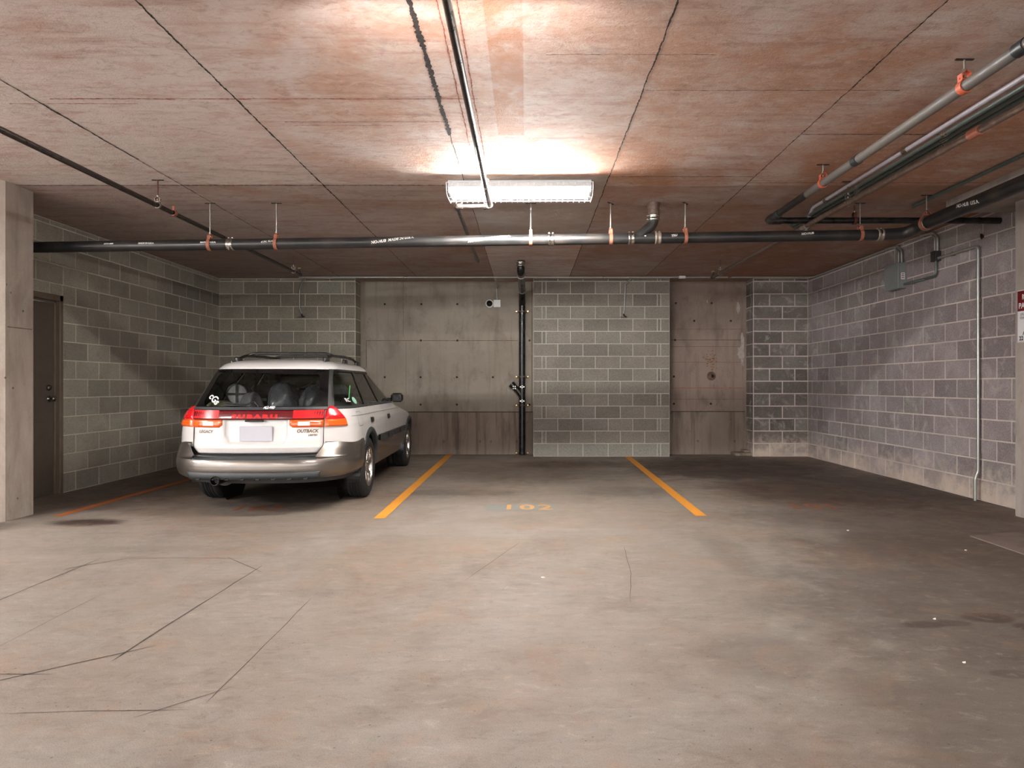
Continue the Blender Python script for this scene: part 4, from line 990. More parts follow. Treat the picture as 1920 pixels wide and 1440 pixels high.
# ================================================================== THE CAR (local frame: x right, y forward, z up; origin under the rear axle)
car = thing('station_wagon', 'white and taupe station wagon parked nose to the back wall on the left', 'car', (-2.478, 7.05, 0), math.radians(1.4))
WB = 2.68; WR = .317
def itp(T): a = np.array(T); return lambda z: float(np.interp(z, a[:, 0], a[:, 1]))
class Surf:
    def __init__(s, hw, yr, yf, lr, lf, nr=2.9, nf=2.6):
        s.hw, s.yr, s.yf, s.lr, s.lf = map(itp, (hw, yr, yf, lr, lf)); s.nr, s.nf = nr, nf
    def raw(s, t, z):
        hw, yr, yf, lr, lf = s.hw(z), s.yr(z), s.yf(z), s.lr(z), s.lf(z)
        sg = 1 if t >= 0 else -1; t = abs(t)
        if t <= 1:
            f = t * PI / 2; x = hw * max(math.sin(f), 0) ** (2 / s.nr); y = yr + lr * (1 - max(math.cos(f), 0) ** (2 / s.nr))
        elif t <= 2: x = hw; y = yr + lr + (yf - lf - yr - lr) * (t - 1)
        else:
            f = (t - 2) * PI / 2; x = hw * max(math.cos(f), 0) ** (2 / s.nf); y = yf - lf + lf * max(math.sin(f), 0) ** (2 / s.nf)
        return Vector((sg * x, y, z))
    def p(s, t, z, off=0.0):
        P = s.raw(t, z)
        if off:
            e = .004; du = s.raw(t + e, z) - s.raw(t - e, z); dv = s.raw(t, z + e) - s.raw(t, z - e)
            n = du.cross(dv); n = n.normalized() if n.length > 1e-12 else Vector((0, -1, 0))
            P = P + n * off
        return P
    def tx(s, x, z):
        sg = 1 if x >= 0 else -1; return sg * math.asin(min((abs(x) / s.hw(z)), 1) ** (s.nr / 2)) * 2 / PI
    def ty(s, y, z):
        yr, yf, lr, lf = s.yr(z), s.yf(z), s.lr(z), s.lf(z)
        if y < yr + lr: return math.acos(max(0, min(1, 1 - (y - yr) / lr)) ** (s.nr / 2)) * 2 / PI
        if y <= yf - lf: return 1 + (y - yr - lr) / (yf - lf - yr - lr)
        return 2 + math.asin(max(0, min(1, (y - yf + lf) / lf)) ** (s.nf / 2)) * 2 / PI
BODY = Surf([(.20, .74), (.28, .785), (.40, .82), (.50, .834), (.62, .842), (.72, .84), (.80, .832), (.88, .812), (.935, .785), (.95, .772), (1.325, .575), (1.36, .54)],
            [(.20, -.90), (.50, -.955), (.60, -.96), (.78, -.95), (.85, -.945), (.945, -.915), (1.32, -.63), (1.36, -.60)],
            [(.20, 3.40), (.35, 3.52), (.50, 3.56), (.62, 3.55), (.70, 3.52), (.76, 3.42), (.80, 3.2), (.85, 2.8), (.90, 2.4), (.95, 2.05), (1.32, 1.32), (1.36, 1.25)],
            [(.20, .6), (.93, .6), (1.33, .42)], [(.20, .9), (.76, .9), (.86, .9), (.95, .62), (1.33, .36)])
BUMP = Surf([(.32, .80), (.36, .838), (.45, .853), (.60, .853), (.64, .845)], [(.32, -1.03), (.345, -1.07), (.40, -1.088), (.47, -1.085), (.50, -1.07), (.56, -1.03), (.60, -1.005), (.64, -.975)],
            [(.3, 3.6), (.7, 3.6)], [(.3, .74), (.7, .70)], [(.3, .9), (.7, .9)], 3.0)
def arch_cut(P, fs, tyf, R=.372):
    """P: verts; drop faces inside the wheel circles, snap the edge to the circle"""
    kill = []; keep = []
    cs = ((0.0, WR), (WB, WR))
    def ins(p):
        for (cy, cz) in cs:
            if abs(p[0]) > .45 and math.hypot(p[1] - cy, p[2] - cz) < R: return (cy, cz)
        return None
    for f in fs:
        c = sum((Vector(P[i]) for i in f), Vector()) / len(f)
        (kill if ins(c) else keep).append(f)
    kv = {i for f in kill for i in f}; pv = {i for f in keep for i in f}
    for i in kv & pv:
        p = P[i]; cy, cz = min(cs, key=lambda c: math.hypot(p[1] - c[0], p[2] - c[1])); d = Vector((p[1] - cy, p[2] - cz)); d = d.normalized() * R
        y, z = cy + d.x, cz + d.y; P[i] = tyf(p, y, z)
    return keep
def shell(b, S, zs, t0, t1, nt, off, m, cut=True, sides=(1, -1), R=.372):
    """t0,t1: functions of z"""
    for sg in sides:
        P = []; nz = len(zs)
        for z in zs:
            a, c = t0(z), t1(z)
            for j in range(nt + 1):
                q = S.p(a + (c - a) * j / nt, z, off); P.append(Vector((q.x * sg, q.y, q.z)))
        fs = [(i * (nt + 1) + j, i * (nt + 1) + j + 1, (i + 1) * (nt + 1) + j + 1, (i + 1) * (nt + 1) + j) for i in range(nz - 1) for j in range(nt)]
        if cut:
            def tyf(p, y, z):
                q = S.p(S.ty(y, z), z, off); return Vector(((1 if p.x > 0 else -1) * q.x, y, z))
            fs = arch_cut(P, fs, tyf, R)
        if sg < 0: fs = [f[::-1] for f in fs]
        b.add(P, fs, m, True)
def lsp(a, c, n): return [a + (c - a) * i / n for i in range(n + 1)]

# --- shells
b = MB()
shell(b, BODY, lsp(.605, .775, 12) + lsp(.785, .94, 16), lambda z: BODY.tx(.592, z), lambda z: 3.0, 240, 0, 'white_paint')
b.build('body', car)
b = MB()
shell(b, BODY, lsp(.29, .61, 20), lambda z: BODY.ty(-.36, z), lambda z: 3.0, 220, .007, 'taupe_paint')
b.build('lower_cladding', car)
b = MB()      # dark lining inside the shells
shell(b, BODY, lsp(.26, .93, 20), lambda z: 0.0, lambda z: 3.0, 160, -.03, 'cabin', R=.36)
b.box(-.58, .58, -.78, 3.1, .33, .40, 'trim_black', .02); b.box(-.30, .30, .2, 2.6, .22, .34, 'trim_black', .04); b.box(-.74, .74, .42, 2.25, .26, .34, 'trim_black', .02); b.box(-.74, .74, .42, 2.1, .34, .36, 'cabin')
b.box(-.60, .60, -.80, .25, .60, .66, 'cabin'); b.box(-.70, .70, -.42, .22, .62, .665, 'cabin', .02)
b.box(-.70, .70, 1.62, 1.98, .74, .93, 'cabin', .04); b.box(-.72, .72, 2.02, 2.06, .35, .9, 'cabin')
for sg in (-1, 1):
    for cy in (0, WB):
        P = []
        for k in range(25):
            a = -.15 + (PI + .3) * k / 24; P.append([(sg * x, cy + .368 * math.cos(a), WR + .368 * math.sin(a)) for x in (.56, .80)])
        b.grid(P, 'trim_black'); c0 = [(sg * .57, cy + .37 * math.cos(a * PI / 12), WR + .37 * math.sin(a * PI / 12)) for a in range(24)]; b.add(c0, [tuple(range(24))], 'trim_black')
b.build('interior', car)
# roof
b = MB(); rows = []
def roofp(t, r, h):
    q = BODY.raw(t, 1.325); yc = .42; return Vector((q.x * r, yc + (q.y - yc) * (r if r < .9 else r), 1.325 + h))
prof = [(1.0, -.028, .004), (1.012, -.014, .0), (1.008, 0.0, 0), (.985, .020, 0), (.955, .040, 0), (.91, .058, 0), (.84, .075, 0), (.72, .092, 0), (.55, .104, 0), (.3, .113, 0), (.02, .117, 0)]
for (r, h, _) in prof:
    rows.append([roofp(t, r, h) for t in lsp(0, 3, 90)] + [Vector((-p.x, p.y, p.z)) for p in [roofp(t, r, h) for t in lsp(3, 0, 90)][1:]])
b.grid(rows, 'white_paint'); b.build('roof', car)
# roof gutter crease lines
b = MB()
for sg in (-1, 1): b.tube([(sg * .455, y, 1.325 + .0735 + .004 * math.sin((y + .4) * 1.2)) for y in lsp(-.36, 1.05, 12)], .006, 'pillar', 8)
b.build('roof_channel', car)

# --- greenhouse: glass band and the pillars laid over it
ZB, ZT = .948, 1.318
def patch(b, S, qf, nu, nv, off, m, both=True):
    """qf(u,v)->(t,z)"""
    for sg in ((1, -1) if both else (1,)):
        P = []
        for i in range(nv + 1):
            r = []
            for j in range(nu + 1):
                t, z = qf(j / nu, i / nv); q = S.p(t, z, off); r.append((sg * q.x, q.y, q.z))
            P.append(r if sg > 0 else r[::-1])
        b.grid(P, m)
def yedge(pts):  # (y at ZB, y at ZT)
    return lambda z: pts[0] + (pts[1] - pts[0]) * (z - ZB) / (ZT - ZB)
def side_strip(b, e0, e1, off, m, z0=ZB, z1=ZT, nu=4, nv=10):
    patch(b, BODY, lambda u, v: (lambda z: (BODY.ty(e0(z) * (1 - u) + e1(z) * u, z), z))(z0 + (z1 - z0) * v), nu, nv, off, m)
Q0, Q1 = yedge((-.745, -.43)), yedge((.03, .26))       # quarter glass
R0, R1 = yedge((.10, .33)), yedge((.80, .84))          # rear door glass
F0, F1 = yedge((.87, .90)), yedge((1.72, 1.15))        # front door glass
for nm, a_, c_ in (('quarter_window', Q0, Q1), ('rear_door_window', R0, R1), ('front_door_window', F0, F1)):
    for sg in (1, -1):
        bb = MB()
        P = []
        for i in range(9):
            z = ZB + .006 + (ZT - ZB - .02) * i / 8; r = []
            for j in range(9):
                y = a_(z) - .01 + (c_(z) - a_(z) + .02) * j / 8; q = BODY.p(BODY.ty(y, z), z, -.006); r.append((sg * q.x, q.y, q.z))
            P.append(r if sg > 0 else r[::-1])
        bb.grid(P, 'glass_side'); bb.build(nm, car)
b = MB()
RW = lambda z: BODY.tx(.60 - (z - ZB) * .20, z)         # rear glass side edge
DE = lambda z: BODY.tx(.635 - (z - ZB) * .21, z)
patch(b, BODY, lambda u, v: (lambda z: (RW(z) * (1 - u) + DE(z) * u, z))(ZB + (ZT - ZB) * v), 3, 10, .006, 'pillar')
patch(b, BODY, lambda u, v: (lambda z: (DE(z) * (1 - u) + BODY.ty(Q0(z), z) * u, z))(ZB + (ZT - ZB) * v), 6, 10, .002, 'trim_black')
b.build('rear_pillar', car)
for e0_, e1_ in ((Q1, R0), (R1, F0)):
    for sd_ in (1, -1):
        b = MB(); patch(b, BODY, lambda u, v: (lambda z: (BODY.ty(e0_(z) * (1 - u) + e1_(z) * u, z), z))(ZB + (ZT - ZB) * v), 4, 10, .002, 'trim_black', False)
        if sd_ < 0: b.v = [(-x, y, z) for x, y, z in b.v]; b.f = [f[::-1] for f in b.f]
        b.build('door_pillar', car)
b = MB(); side_strip(b, F1, lambda z: F1(z) + .06 + .02 * (ZT - z) / .37, .004, 'pillar', nu=3); b.build('windscreen_pillar', car)
b = MB()
patch(b, BODY, lambda u, v: (BODY.ty(-.74 + 2.5 * u, ZB), ZB - .006 + .022 * v), 60, 2, .005, 'trim_dark')
patch(b, BODY, lambda u, v: (BODY.ty(-.46 + 1.66 * u, ZT), ZT - .018 + .022 * v), 50, 2, .004, 'trim_black')
b.build('window_trim', car)
# windscreen
b = MB()
patch(b, BODY, lambda u, v: (lambda z: (BODY.ty(F1(z) + .05, z) * (1 - u) + 3.0 * u, z))(ZB + .005 + (ZT - ZB - .02) * v), 24, 10, -.004, 'glass_side'); b.build('windscreen', car)
b = MB(); patch(b, BODY, lambda u, v: (lambda z: (BODY.ty(F1(z) + .05, z) * (1 - u) + 3.0 * u, z))(ZT - .05 + .055 * v), 24, 2, .001, 'trim_black'); b.build('windscreen_header', car)

# --- tailgate
b = MB(); n = 80; rows = []
def recess(x, z):
    sm = lambda a, c, q: max(0, min(1, (q - a) / (c - a))) ** 2 * (3 - 2 * max(0, min(1, (q - a) / (c - a))))
    wx = .305 - max(0, (.70 - z)) * .35
    return sm(wx, wx - .055, abs(x)) * sm(.615, .645, z) * 1.0
tgw = lambda z: .583 - max(0, .60 - z) * .9
for z in lsp(.545, .86, 44):
    r = []
    for j in range(n + 1):
        x = tgw(z) * (-1 + 2 * j / n); q = BODY.p(BODY.tx(x, z), z, .004)
        ey = .012 * (1 if j in (0, n) else 0)
        r.append((q.x, q.y + recess(q.x, z) * .032 + ey + (.02 if z < .547 else 0) - .010 * math.exp(-((z - .60) / .05) ** 2) , z))
    rows.append(r)
b.grid(rows, 'white_paint'); tg = b.build('tailgate', car)
def rear(off=0.0, dx=0.0):  # map (x,z) to the tail surface
    def f(x, z): q = BODY.p(BODY.tx(x, z), z, off); return (q.x, q.y, q.z)
    return f
def ring_patch(b, inner, outer, fn, m):
    n = len(inner); b.add([fn(*p) for p in inner] + [fn(*p) for p in outer], [(i, (i + 1) % n, n + (i + 1) % n, n + i) for i in range(n)], m, True)
def rrect_pts(x0f, x1f, z0, z1, r, n=10, k=16):
    """rounded trapezoid, x limits depend on z"""
    pts = []
    def lx(z): return x0f(z)
    def rx_(z): return x1f(z)
    for (cz, a0, side) in ((z0 + r, -PI / 2, 1), (z1 - r, 0, 1), (z1 - r, PI / 2, -1), (z0 + r, PI, -1)):
        seg = []
        for i in range(n + 1):
            a = a0 + PI / 2 * i / n; z = cz + r * math.sin(a); x = (rx_(cz) - r if side > 0 else lx(cz) + r) + r * math.cos(a); seg.append((x, z))
        pts.append(seg)
    out = []
    for i in range(4):
        out += pts[i]; a = pts[i][-1]; c = pts[(i + 1) % 4][0]
        out += [(a[0] + (c[0] - a[0]) * j / k, a[1] + (c[1] - a[1]) * j / k) for j in range(1, k)]
    return out
zb_, zt_ = .942, 1.312
outx = lambda z: .605 - (z - ZB) * .205
outer = rrect_pts(lambda z: -outx(z), outx, zb_, zt_, .012)
inner = rrect_pts(lambda z: -(.535 - (z - ZB) * .20), lambda z: (.535 - (z - ZB) * .20), .965, 1.272, .055)
b = MB(); ring_patch(b, inner, outer, rear(.010), 'black_lens'); b.build('window_border', tg)
b = MB(); rows = []
for z in lsp(.950, 1.308, 12): rows.append([rear(.005)(outx(z) * (-1 + 2 * j / 40) * .985, z) for j in range(41)])
b.grid(rows, 'glass'); b.build('rear_window', tg)
b = MB(); rows = []
for (z, o) in ((.932, .004), (.934, .022), (.952, .022), (.956, .008)): rows.append([rear(o)((.60) * (-1 + 2 * j / 40), z) for j in range(41)])
b.grid(rows, 'trim_dark', False); b.build('window_ledge', tg)
# reflector panel, lamps
b = MB(); rows = []
for (z, o) in ((.848, .004), (.850, .018), (.86, .022), (.915, .022), (.930, .018), (.934, .004)): rows.append([rear(o)(.585 * (-1 + 2 * j / 60), z) for j in range(61)])
b.grid(rows, 'lamp_deepred'); rp_ = b.build('reflector_panel', tg); tag(rp_, 'dark red reflector panel across the tailgate')
b = MB()
for sg in (-1, 1):
    rows = [];
    for (z, o) in ((.856, .0225), (.93, .0225)): rows.append([rear(o)(sg * (.33 + .25 * j / 12), z) for j in range(13)])
    b.grid(rows, 'lamp_red')
b.build('bright_lens', rp_)
b = MB(); add_text(b, 'SUBARU', .043, lambda x, y: rear(.0245)(x - .005, .872 + y), 'red_letter', bold=.003, sx=2.05, spacing=1.35); b.build('lettering', rp_)
for sg in (-1, 1):
    b = MB(); rows = []
    for (z, o) in ((.779, .004), (.783, .018), (.80, .022), (.835, .022), (.846, .018), (.848, .004)):
        x0 = .30 + (.025 if z < .785 else 0)
        rows.append([rear(o if 0 < j < 24 else .004)(sg * (x0 + (.585 - x0) * j / 24), z) for j in range(25)])
    b.grid(rows, 'lamp_amber'); lo = b.build('inner_lamp', tg)
    b = MB(); rows = []
    for z in (.795, .832): rows.append([rear(.0235)(sg * (.375 + .10 * j / 6), z) for j in range(7)])
    b.grid(rows, 'lamp_clear'); tag(b.build('reversing_lens', lo), 'pale clear reversing lens')
for sg in (-1, 1):
    def lampgrid(z0, z1, top, m, name):
        b = MB(); rows = []
        for i in range(13):
            v = i / 12; r = []
            for j in range(25):
                u = j / 24
                z = z0 + (z1 - z0) * v
                if top: z = z0 + (z1 - z0) * v * float(np.interp(u, [0, .12, .3, .5, .7, .85, .95, 1], [.60, .80, .95, 1, .97, .80, .5, .3]))
                ye = -.70 + (-.03 * v if top else .0)
                t0 = BODY.tx(.594, z); t1 = BODY.ty(ye, z)
                e = min(u, 1 - u, ) * 10; o = .004 + .016 * min(1, e) * min(1, min(v, 1 - v) * 10 + (0.0))
                q = BODY.p(t0 + (t1 - t0) * u, z, o); r.append((sg * q.x, q.y, q.z))
            rows.append(r)
        b.grid(rows, m); return b.build(name, car)
    tl = lampgrid(.850, .972, True, 'lamp_red', 'tail_lamp'); tag(tl, 'red upper tail lamp lens')
    tag(lampgrid(.782, .849, False, 'lamp_amber', 'turn_signal'), 'amber lower corner lens')
# badges, plate, handle
b = MB(); add_text(b, 'LEGACY', .036, lambda x, y: rear(.006)(x - .455, .742 + y), 'gold_badge', bold=.0012, sx=1.0, shear=.2); b.build('badge', tg)
b = MB(); add_text(b, 'OUTBACK', .040, lambda x, y: rear(.006)(x + .455, .745 + y), 'gold_badge', bold=.0016, sx=.95, shear=.2); b.build('badge', tg)
b = MB(); add_text(b, 'LIMITED', .022, lambda x, y: rear(.006)(x + .50, .708 + y), 'gold_badge', bold=.001, sx=.95, shear=.2); b.build('badge', tg)
b = MB(); yp = BODY.yr(.73) + .008
b.box(-.148, .148, yp, yp + .01, .655, .792, 'plate', .003); tag(b.build('licence_plate', tg), 'blank grey licence plate')
b = MB(); b.box(-.09, .075, BODY.yr(.84) - .022, BODY.yr(.84) + .0, .832, .848, 'trim_black', .004); b.build('handle', tg)
# wiper, window marks
b = MB()
wf = lambda x, z: Vector(rear(.022)(x, z))
b.tube([wf(.02, .955), wf(.0, .975), wf(-.03, 1.0)], .007, 'trim_black', 8); b.tube([wf(-.03, 1.0), wf(-.10, .972), wf(-.22, .968), wf(-.30, .972)], .008, 'trim_black', 8)
b.tube([wf(-.06, .980), wf(-.2, .985), wf(-.31, .99)], .004, 'trim_dark', 6)
b.build('wiper', tg)
b = MB(); add_text(b, 'cGs', .082, lambda x, y: rear(.012)(x - .425, 1.03 + y), 'sticker_white', bold=.002, rot=-.62, shear=.2); tag(b.build('sticker', tg), 'white curly sticker on the rear window')
b = MB(); add_text(b, 'ALL-WD', .022, lambda x, y: rear(.024)(x + .115, .949 + y), 'sticker_white', bold=.001, sx=1.2, shear=.3); b.build('sticker', tg)
b = MB()
def sidef(off=.002):
    def f(y, z): q = BODY.p(BODY.ty(y, z), z, off); return (q.x, q.y, q.z)
    return f
g0 = Vector(sidef(0)(-.45, 1.035)); g1 = Vector(sidef(0)(-.16, 1.16)); 
b.tube([g0, (g0 + g1) / 2, g1], .0045, 'sticker_green', 8); b.build('sticker', car)
b = MB(); add_text(b, 'RC', .05, lambda x, y: sidef(.0)(x * 1.6 - .50, 1.018 + y), 'sticker_white', bold=.001); b.build('sticker', car)
b = MB(); n = 20; b.add([sidef(.0)(-.30, 1.012)] + [sidef(.0)(-.30 + .075 * math.cos(2 * PI * k / n), 1.012 + .034 * math.sin(2 * PI * k / n)) for k in range(n)], [(0, 1 + k, 1 + (k + 1) % n) for k in range(n)], 'sticker_mint'); b.build('sticker', car)

# --- rear bumper
b = MB()
bx0 = lambda z: BUMP.tx(.0001, z) if z <= .502 else BUMP.tx(.535 + (z - .50) * .55, z)
def arc_t(z): return BUMP.ty(-.338, z)
shell(b, BUMP, [.325, .335, .345, .36, .38, .40, .42, .44, .46, .48, .492, .50], lambda z: 0.0, arc_t, 70, 0, 'taupe_paint')
shell(b, BUMP, [.50, .512, .53, .55, .57, .59, .61, .625, .636], bx0, arc_t, 60, 0, 'taupe_paint')
# corner shelf: from bumper top back to the body
for sg in (1, -1):
    rows = []
    for k in range(41):
        u = k / 40; z = .636; t = bx0(z) + (arc_t(z) - bx0(z)) * u; q = BUMP.p(t, z, 0); w = BODY.p(t, .645, -.006)
        rows.append([(sg * q.x, q.y, q.z), (sg * (q.x * .5 + w.x * .5), q.y * .5 + w.y * .5, .645), (sg * w.x, w.y, .648)])
    b.grid(rows, 'taupe_paint')
    rows = []
    for z in (.50, .53, .56, .60, .636):
        q = BUMP.p(bx0(z), z, 0); rows.append([(sg * q.x, q.y, z), (sg * (q.x - .0), -.94, z + .004)])
    b.grid(rows, 'taupe_paint', False)
bp = b.build('rear_bumper', car)
b = MB(); rows = []
for k in range(41):
    x = -.56 + 1.12 * k / 40; y0 = BUMP.raw(BUMP.tx(x, .5), .5).y; rows.append([(x, y0 - .002, .490), (x, y0 - .004, .499), (x, y0 + .012, .508), (x, -.965, .530), (x, -.90, .534)])
b.grid(rows, 'trim_dark'); tag(b.build('step_pad', bp), 'dark grey plastic step pad')
b = MB(); rows = []
vf = lambda x, z, o: BUMP.p(BUMP.tx(x, .36), .36, o) + Vector((0, 0, z - .36))
for (z, o) in ((.392, .0), (.398, .012), (.392, .02), (.36, .022), (.330, .014), (.322, -.01)):
    rows.append([vf((.60 - (.398 - z) * .3) * (-1 + 2 * j / 60), z, o if 0 < j < 60 else 0) for j in range(61)])
b.grid(rows, 'trim_dark')
for k in range(8):
    x = -.47 + k * .135; q = vf(x, .334, .016); b.box(x - .02, x + .02, q.y - .008, q.y + .02, .319, .340, 'trim_black', .005)
vl = b.build('lower_valance', bp)
b = MB(); b.tube([vf(.60, .40, .004), vf(.66, .402, .006), vf(.74, .405, .006)], .006, 'chrome', 8); b.build('bumper_strip', bp)
# exhaust
b = MB(); b.lathe([(.030, .06), (.034, 0), (.040, -.008), (.043, 0), (.043, .16), (.03, .4)], 'exhaust', 'Y', 24, (-.305, -1.09, .318)); b.lathe([(.030, .06), (.0001, .06)], 'trim_black', 'Y', 24, (-.305, -1.09, .318)); b.build('exhaust_pipe', car)
b = MB(); b.cyl((-.36, -.75, .315), (-.36, -.35, .33), .09, 'trim_black', 20); b.build('silencer', car)
# mud flaps and arch lips
for cy in (0, WB):
    for sg in (-1, 1):
        b = MB(); rows = []
        for k in range(7):
            t = k / 6; a = PI - .05 + .66 * t - .25; y = cy - .385 - .02 * t - .02 * math.sin(t * 3); z = .38 - .17 * t
            rows.append([(sg * (.69 + .01 * t), y, z), (sg * (.832 - .012 * t), y, z)])
        b.grid(rows, 'trim_black', False); rows2 = [[(p[0], p[1] + .014, p[2]) for p in r][::-1] for r in rows]; b.grid(rows2, 'trim_black', False)
        b.add([rows[0][1], rows[-1][1], (rows[-1][1][0], rows[-1][1][1] + .014, rows[-1][1][2]), (rows[0][1][0], rows[0][1][1] + .014, rows[0][1][2])], [(0, 1, 2, 3)], 'trim_dark')
        b.build('mud_flap', car)
        b = MB(); rows = []
        for k in range(49):
            a = -.32 + (PI + .64) * k / 48; r = []
            for rr_, o in ((.358, -.03), (.358, .010), (.365, .018), (.395, .018), (.408, .010), (.412, -.002)):
                y, z = cy + rr_ * math.cos(a), WR + rr_ * math.sin(a); z = max(z, .205)
                q = BODY.p(BODY.ty(y, z), z, o); r.append((sg * q.x, y, z))
            rows.append(r if sg > 0 else r[::-1])
        b.grid(rows, 'trim_dark'); b.build('wheel_arch_trim', car)
# wheels
for cy, nm in ((0, 'rear'), (WB, 'front')):
    for sg in (-1, 1):
        X0 = .728
        b = MB(); hwid = .098
        tp = [(.205, -hwid + .006), (.222, -hwid - .004), (.262, -hwid - .006), (.292, -hwid + .004), (.309, -hwid + .020), (.316, -.062)]
        tp += [(.317, -.045), (.310, -.042), (.310, -.036), (.317, -.033), (.3175, -.016), (.310, -.013), (.310, -.007), (.3175, -.004)]
        tp = tp + [(r, -h) for r, h in tp[::-1]]
        b.lathe(tp, 'tyre', 'X', 56, (0, 0, 0)); w = b.build('wheel', car, (sg * X0, cy, WR - .001))
        b = MB(); o = sg * (hwid - .008)
        b.lathe([(.207, sg * (hwid - .0)), (.200, sg * (hwid + .002)), (.192, sg * (hwid - .008)), (.186, sg * (hwid - .03)), (.18, sg * (-.04))], 'rim', 'X', 48)
        b.lathe([(.0001, sg * (hwid - .012)), (.03, sg * (hwid - .013)), (.034, sg * (hwid - .022)), (.06, sg * (hwid - .03)), (.065, sg * (hwid - .05))], 'rim', 'X', 24)
        for k in range(6):
            a = 2 * PI * k / 6 + .3; 
            def sp(r, w_, d): return [(sg * (hwid - d), r * math.cos(a) - w_ * math.sin(a), r * math.sin(a) + w_ * math.cos(a)), (sg * (hwid - d), r * math.cos(a) + w_ * math.sin(a), r * math.sin(a) - w_ * math.cos(a))]
            A, B_, C_ = sp(.045, .030, .026), sp(.12, .026, .018), sp(.190, .040, .018); A2, B2, C2 = sp(.045, .034, .05), sp(.12, .032, .045), sp(.190, .046, .05)
            b.add(A + B_ + C_ + A2 + B2 + C2, [(0, 1, 3, 2), (2, 3, 5, 4), (0, 2, 8, 6), (2, 4, 10, 8), (1, 7, 9, 3), (3, 9, 11, 5)], 'rim')
            for q in (0,): b.cyl((sg * (hwid - .03), .048 * math.cos(a + .5), .048 * math.sin(a + .5)), (sg * (hwid - .018), .048 * math.cos(a + .5), .048 * math.sin(a + .5)), .008, 'chrome', 8)
        b.build('wheel_rim', w)
        b = MB(); b.lathe([(.0001, sg * .03), (.178, sg * .03)], 'trim_black', 'X', 32); b.lathe([(.0001, sg * .055), (.12, sg * .052), (.12, sg * .03)], 'exhaust', 'X', 32); b.build('brake_disc', w)
# side mouldings, gaps, handles, mirror
b = MB()
for (y0, y1, zc) in ((.43, .92, .585), (.95, 1.74, .585), (1.78, 2.24, .585)):
    patch(b, BODY, lambda u, v: (lambda z: (BODY.ty(y0 + (y1 - y0) * u, z), z))(zc - .032 + .064 * v), 20, 1, .022, 'trim_dark')
    for z_ in (zc - .032, zc + .032): patch(b, BODY, lambda u, v: (BODY.ty(y0 + (y1 - y0) * u, z_), z_ + (.0001 if v else 0)), 20, 1, .0, 'trim_dark')
    for sg in (1, -1):
        for z_ in (zc - .032, zc + .032):
            rows = []
            for j in range(21):
                y = y0 + (y1 - y0) * j / 20; p, q = BODY.p(BODY.ty(y, z_), z_, .0), BODY.p(BODY.ty(y, z_), z_, .022); rows.append([(sg * p.x, p.y, p.z), (sg * q.x, q.y, q.z)])
            b.grid(rows, 'trim_dark', False)
b.build('side_moulding', car)
b = MB()
def vgap(ya, yb, z0, z1, w=.004, m='trim_dark'):
    for sg in (1, -1):
        rows = []
        for i in range(9):
            z = z0 + (z1 - z0) * i / 8; y = ya + (yb - ya) * i / 8; p, q = sidef(.0095 if z < .61 else .0025)(y - w / 2, z), sidef(.0095 if z < .61 else .0025)(y + w / 2, z); rows.append([(sg * p[0], p[1], p[2]), (sg * q[0], q[1], q[2])])
        b.grid(rows, m, False)
vgap(.93, .85, .32, .945); vgap(.04, .07, .70, .945); vgap(1.75, 1.74, .32, .93); vgap(.43, .40, .32, .42)
for sg in (1, -1):
    for (z, y0, y1, m_) in ((.868, -.62, 2.3, 'pillar'), (.612, -.60, -.39, 'trim_dark'), (.612, .39, 2.28, 'trim_dark')):  # first strip paints the shade of the body crease; the others are gaps
        rows = []
        for j in range(41):
            y = y0 + (y1 - y0) * j / 40; p, q = sidef(.0025)(y, z - .0018), sidef(.0025)(y, z + .0018); rows.append([(sg * p[0], p[1], p[2]), (sg * q[0], q[1], q[2])])
        b.grid(rows, m_, False)
b.build('panel_gap_crease', car)
b = MB(); fp = rrect_pts(lambda z: -.50, lambda z: -.33, .765, .905, .03, 5, 6); fp2 = rrect_pts(lambda z: -.497, lambda z: -.333, .768, .902, .028, 5, 6)
ring_patch(b, fp, fp2, lambda y, z: sidef(.003)(y, z), 'trim_dark'); b.build('fuel_door', car)
for (yy, zc) in ((.11, .80), (1.07, .795)):
    for sg in (1, -1):
        b = MB(); P = []
        for (du, dz, o) in ((-.055, -.026, .002), (-.055, .026, .002), (.055, .026, .002), (.055, -.026, .002), (-.045, -.02, .016), (-.045, .02, .016), (.045, .02, .016), (.045, -.02, .016)):
            q = sidef(o)(yy + du, zc + dz); P.append((sg * q[0], q[1], q[2]))
        b.add(P, [(4, 5, 6, 7), (0, 1, 5, 4), (1, 2, 6, 5), (2, 3, 7, 6), (3, 0, 4, 7)], 'trim_black'); b.build('door_handle', car)
for sg in (1, -1):
    b = MB(); q = Vector(sidef(0)(1.70, .97)); b.box(sg * q.x - .02 if sg > 0 else -q.x - .075, sg * q.x + .075 if sg > 0 else -q.x + .02, 1.67, 1.73, .955, 1.0, 'trim_black', .01)
    mx0 = q.x + .045; xs = (mx0, mx0 + .155) if sg > 0 else (-mx0 - .155, -mx0)
    b.box(xs[0], xs[1], 1.63, 1.72, .945, 1.062, 'trim_black', .03); mr = b.build('door_mirror', car)
    b = MB(); b.box(xs[0] + .018, xs[1] - .018, 1.628, 1.632, .960, 1.048, 'black_lens', .001); b.build('mirror_glass', mr)
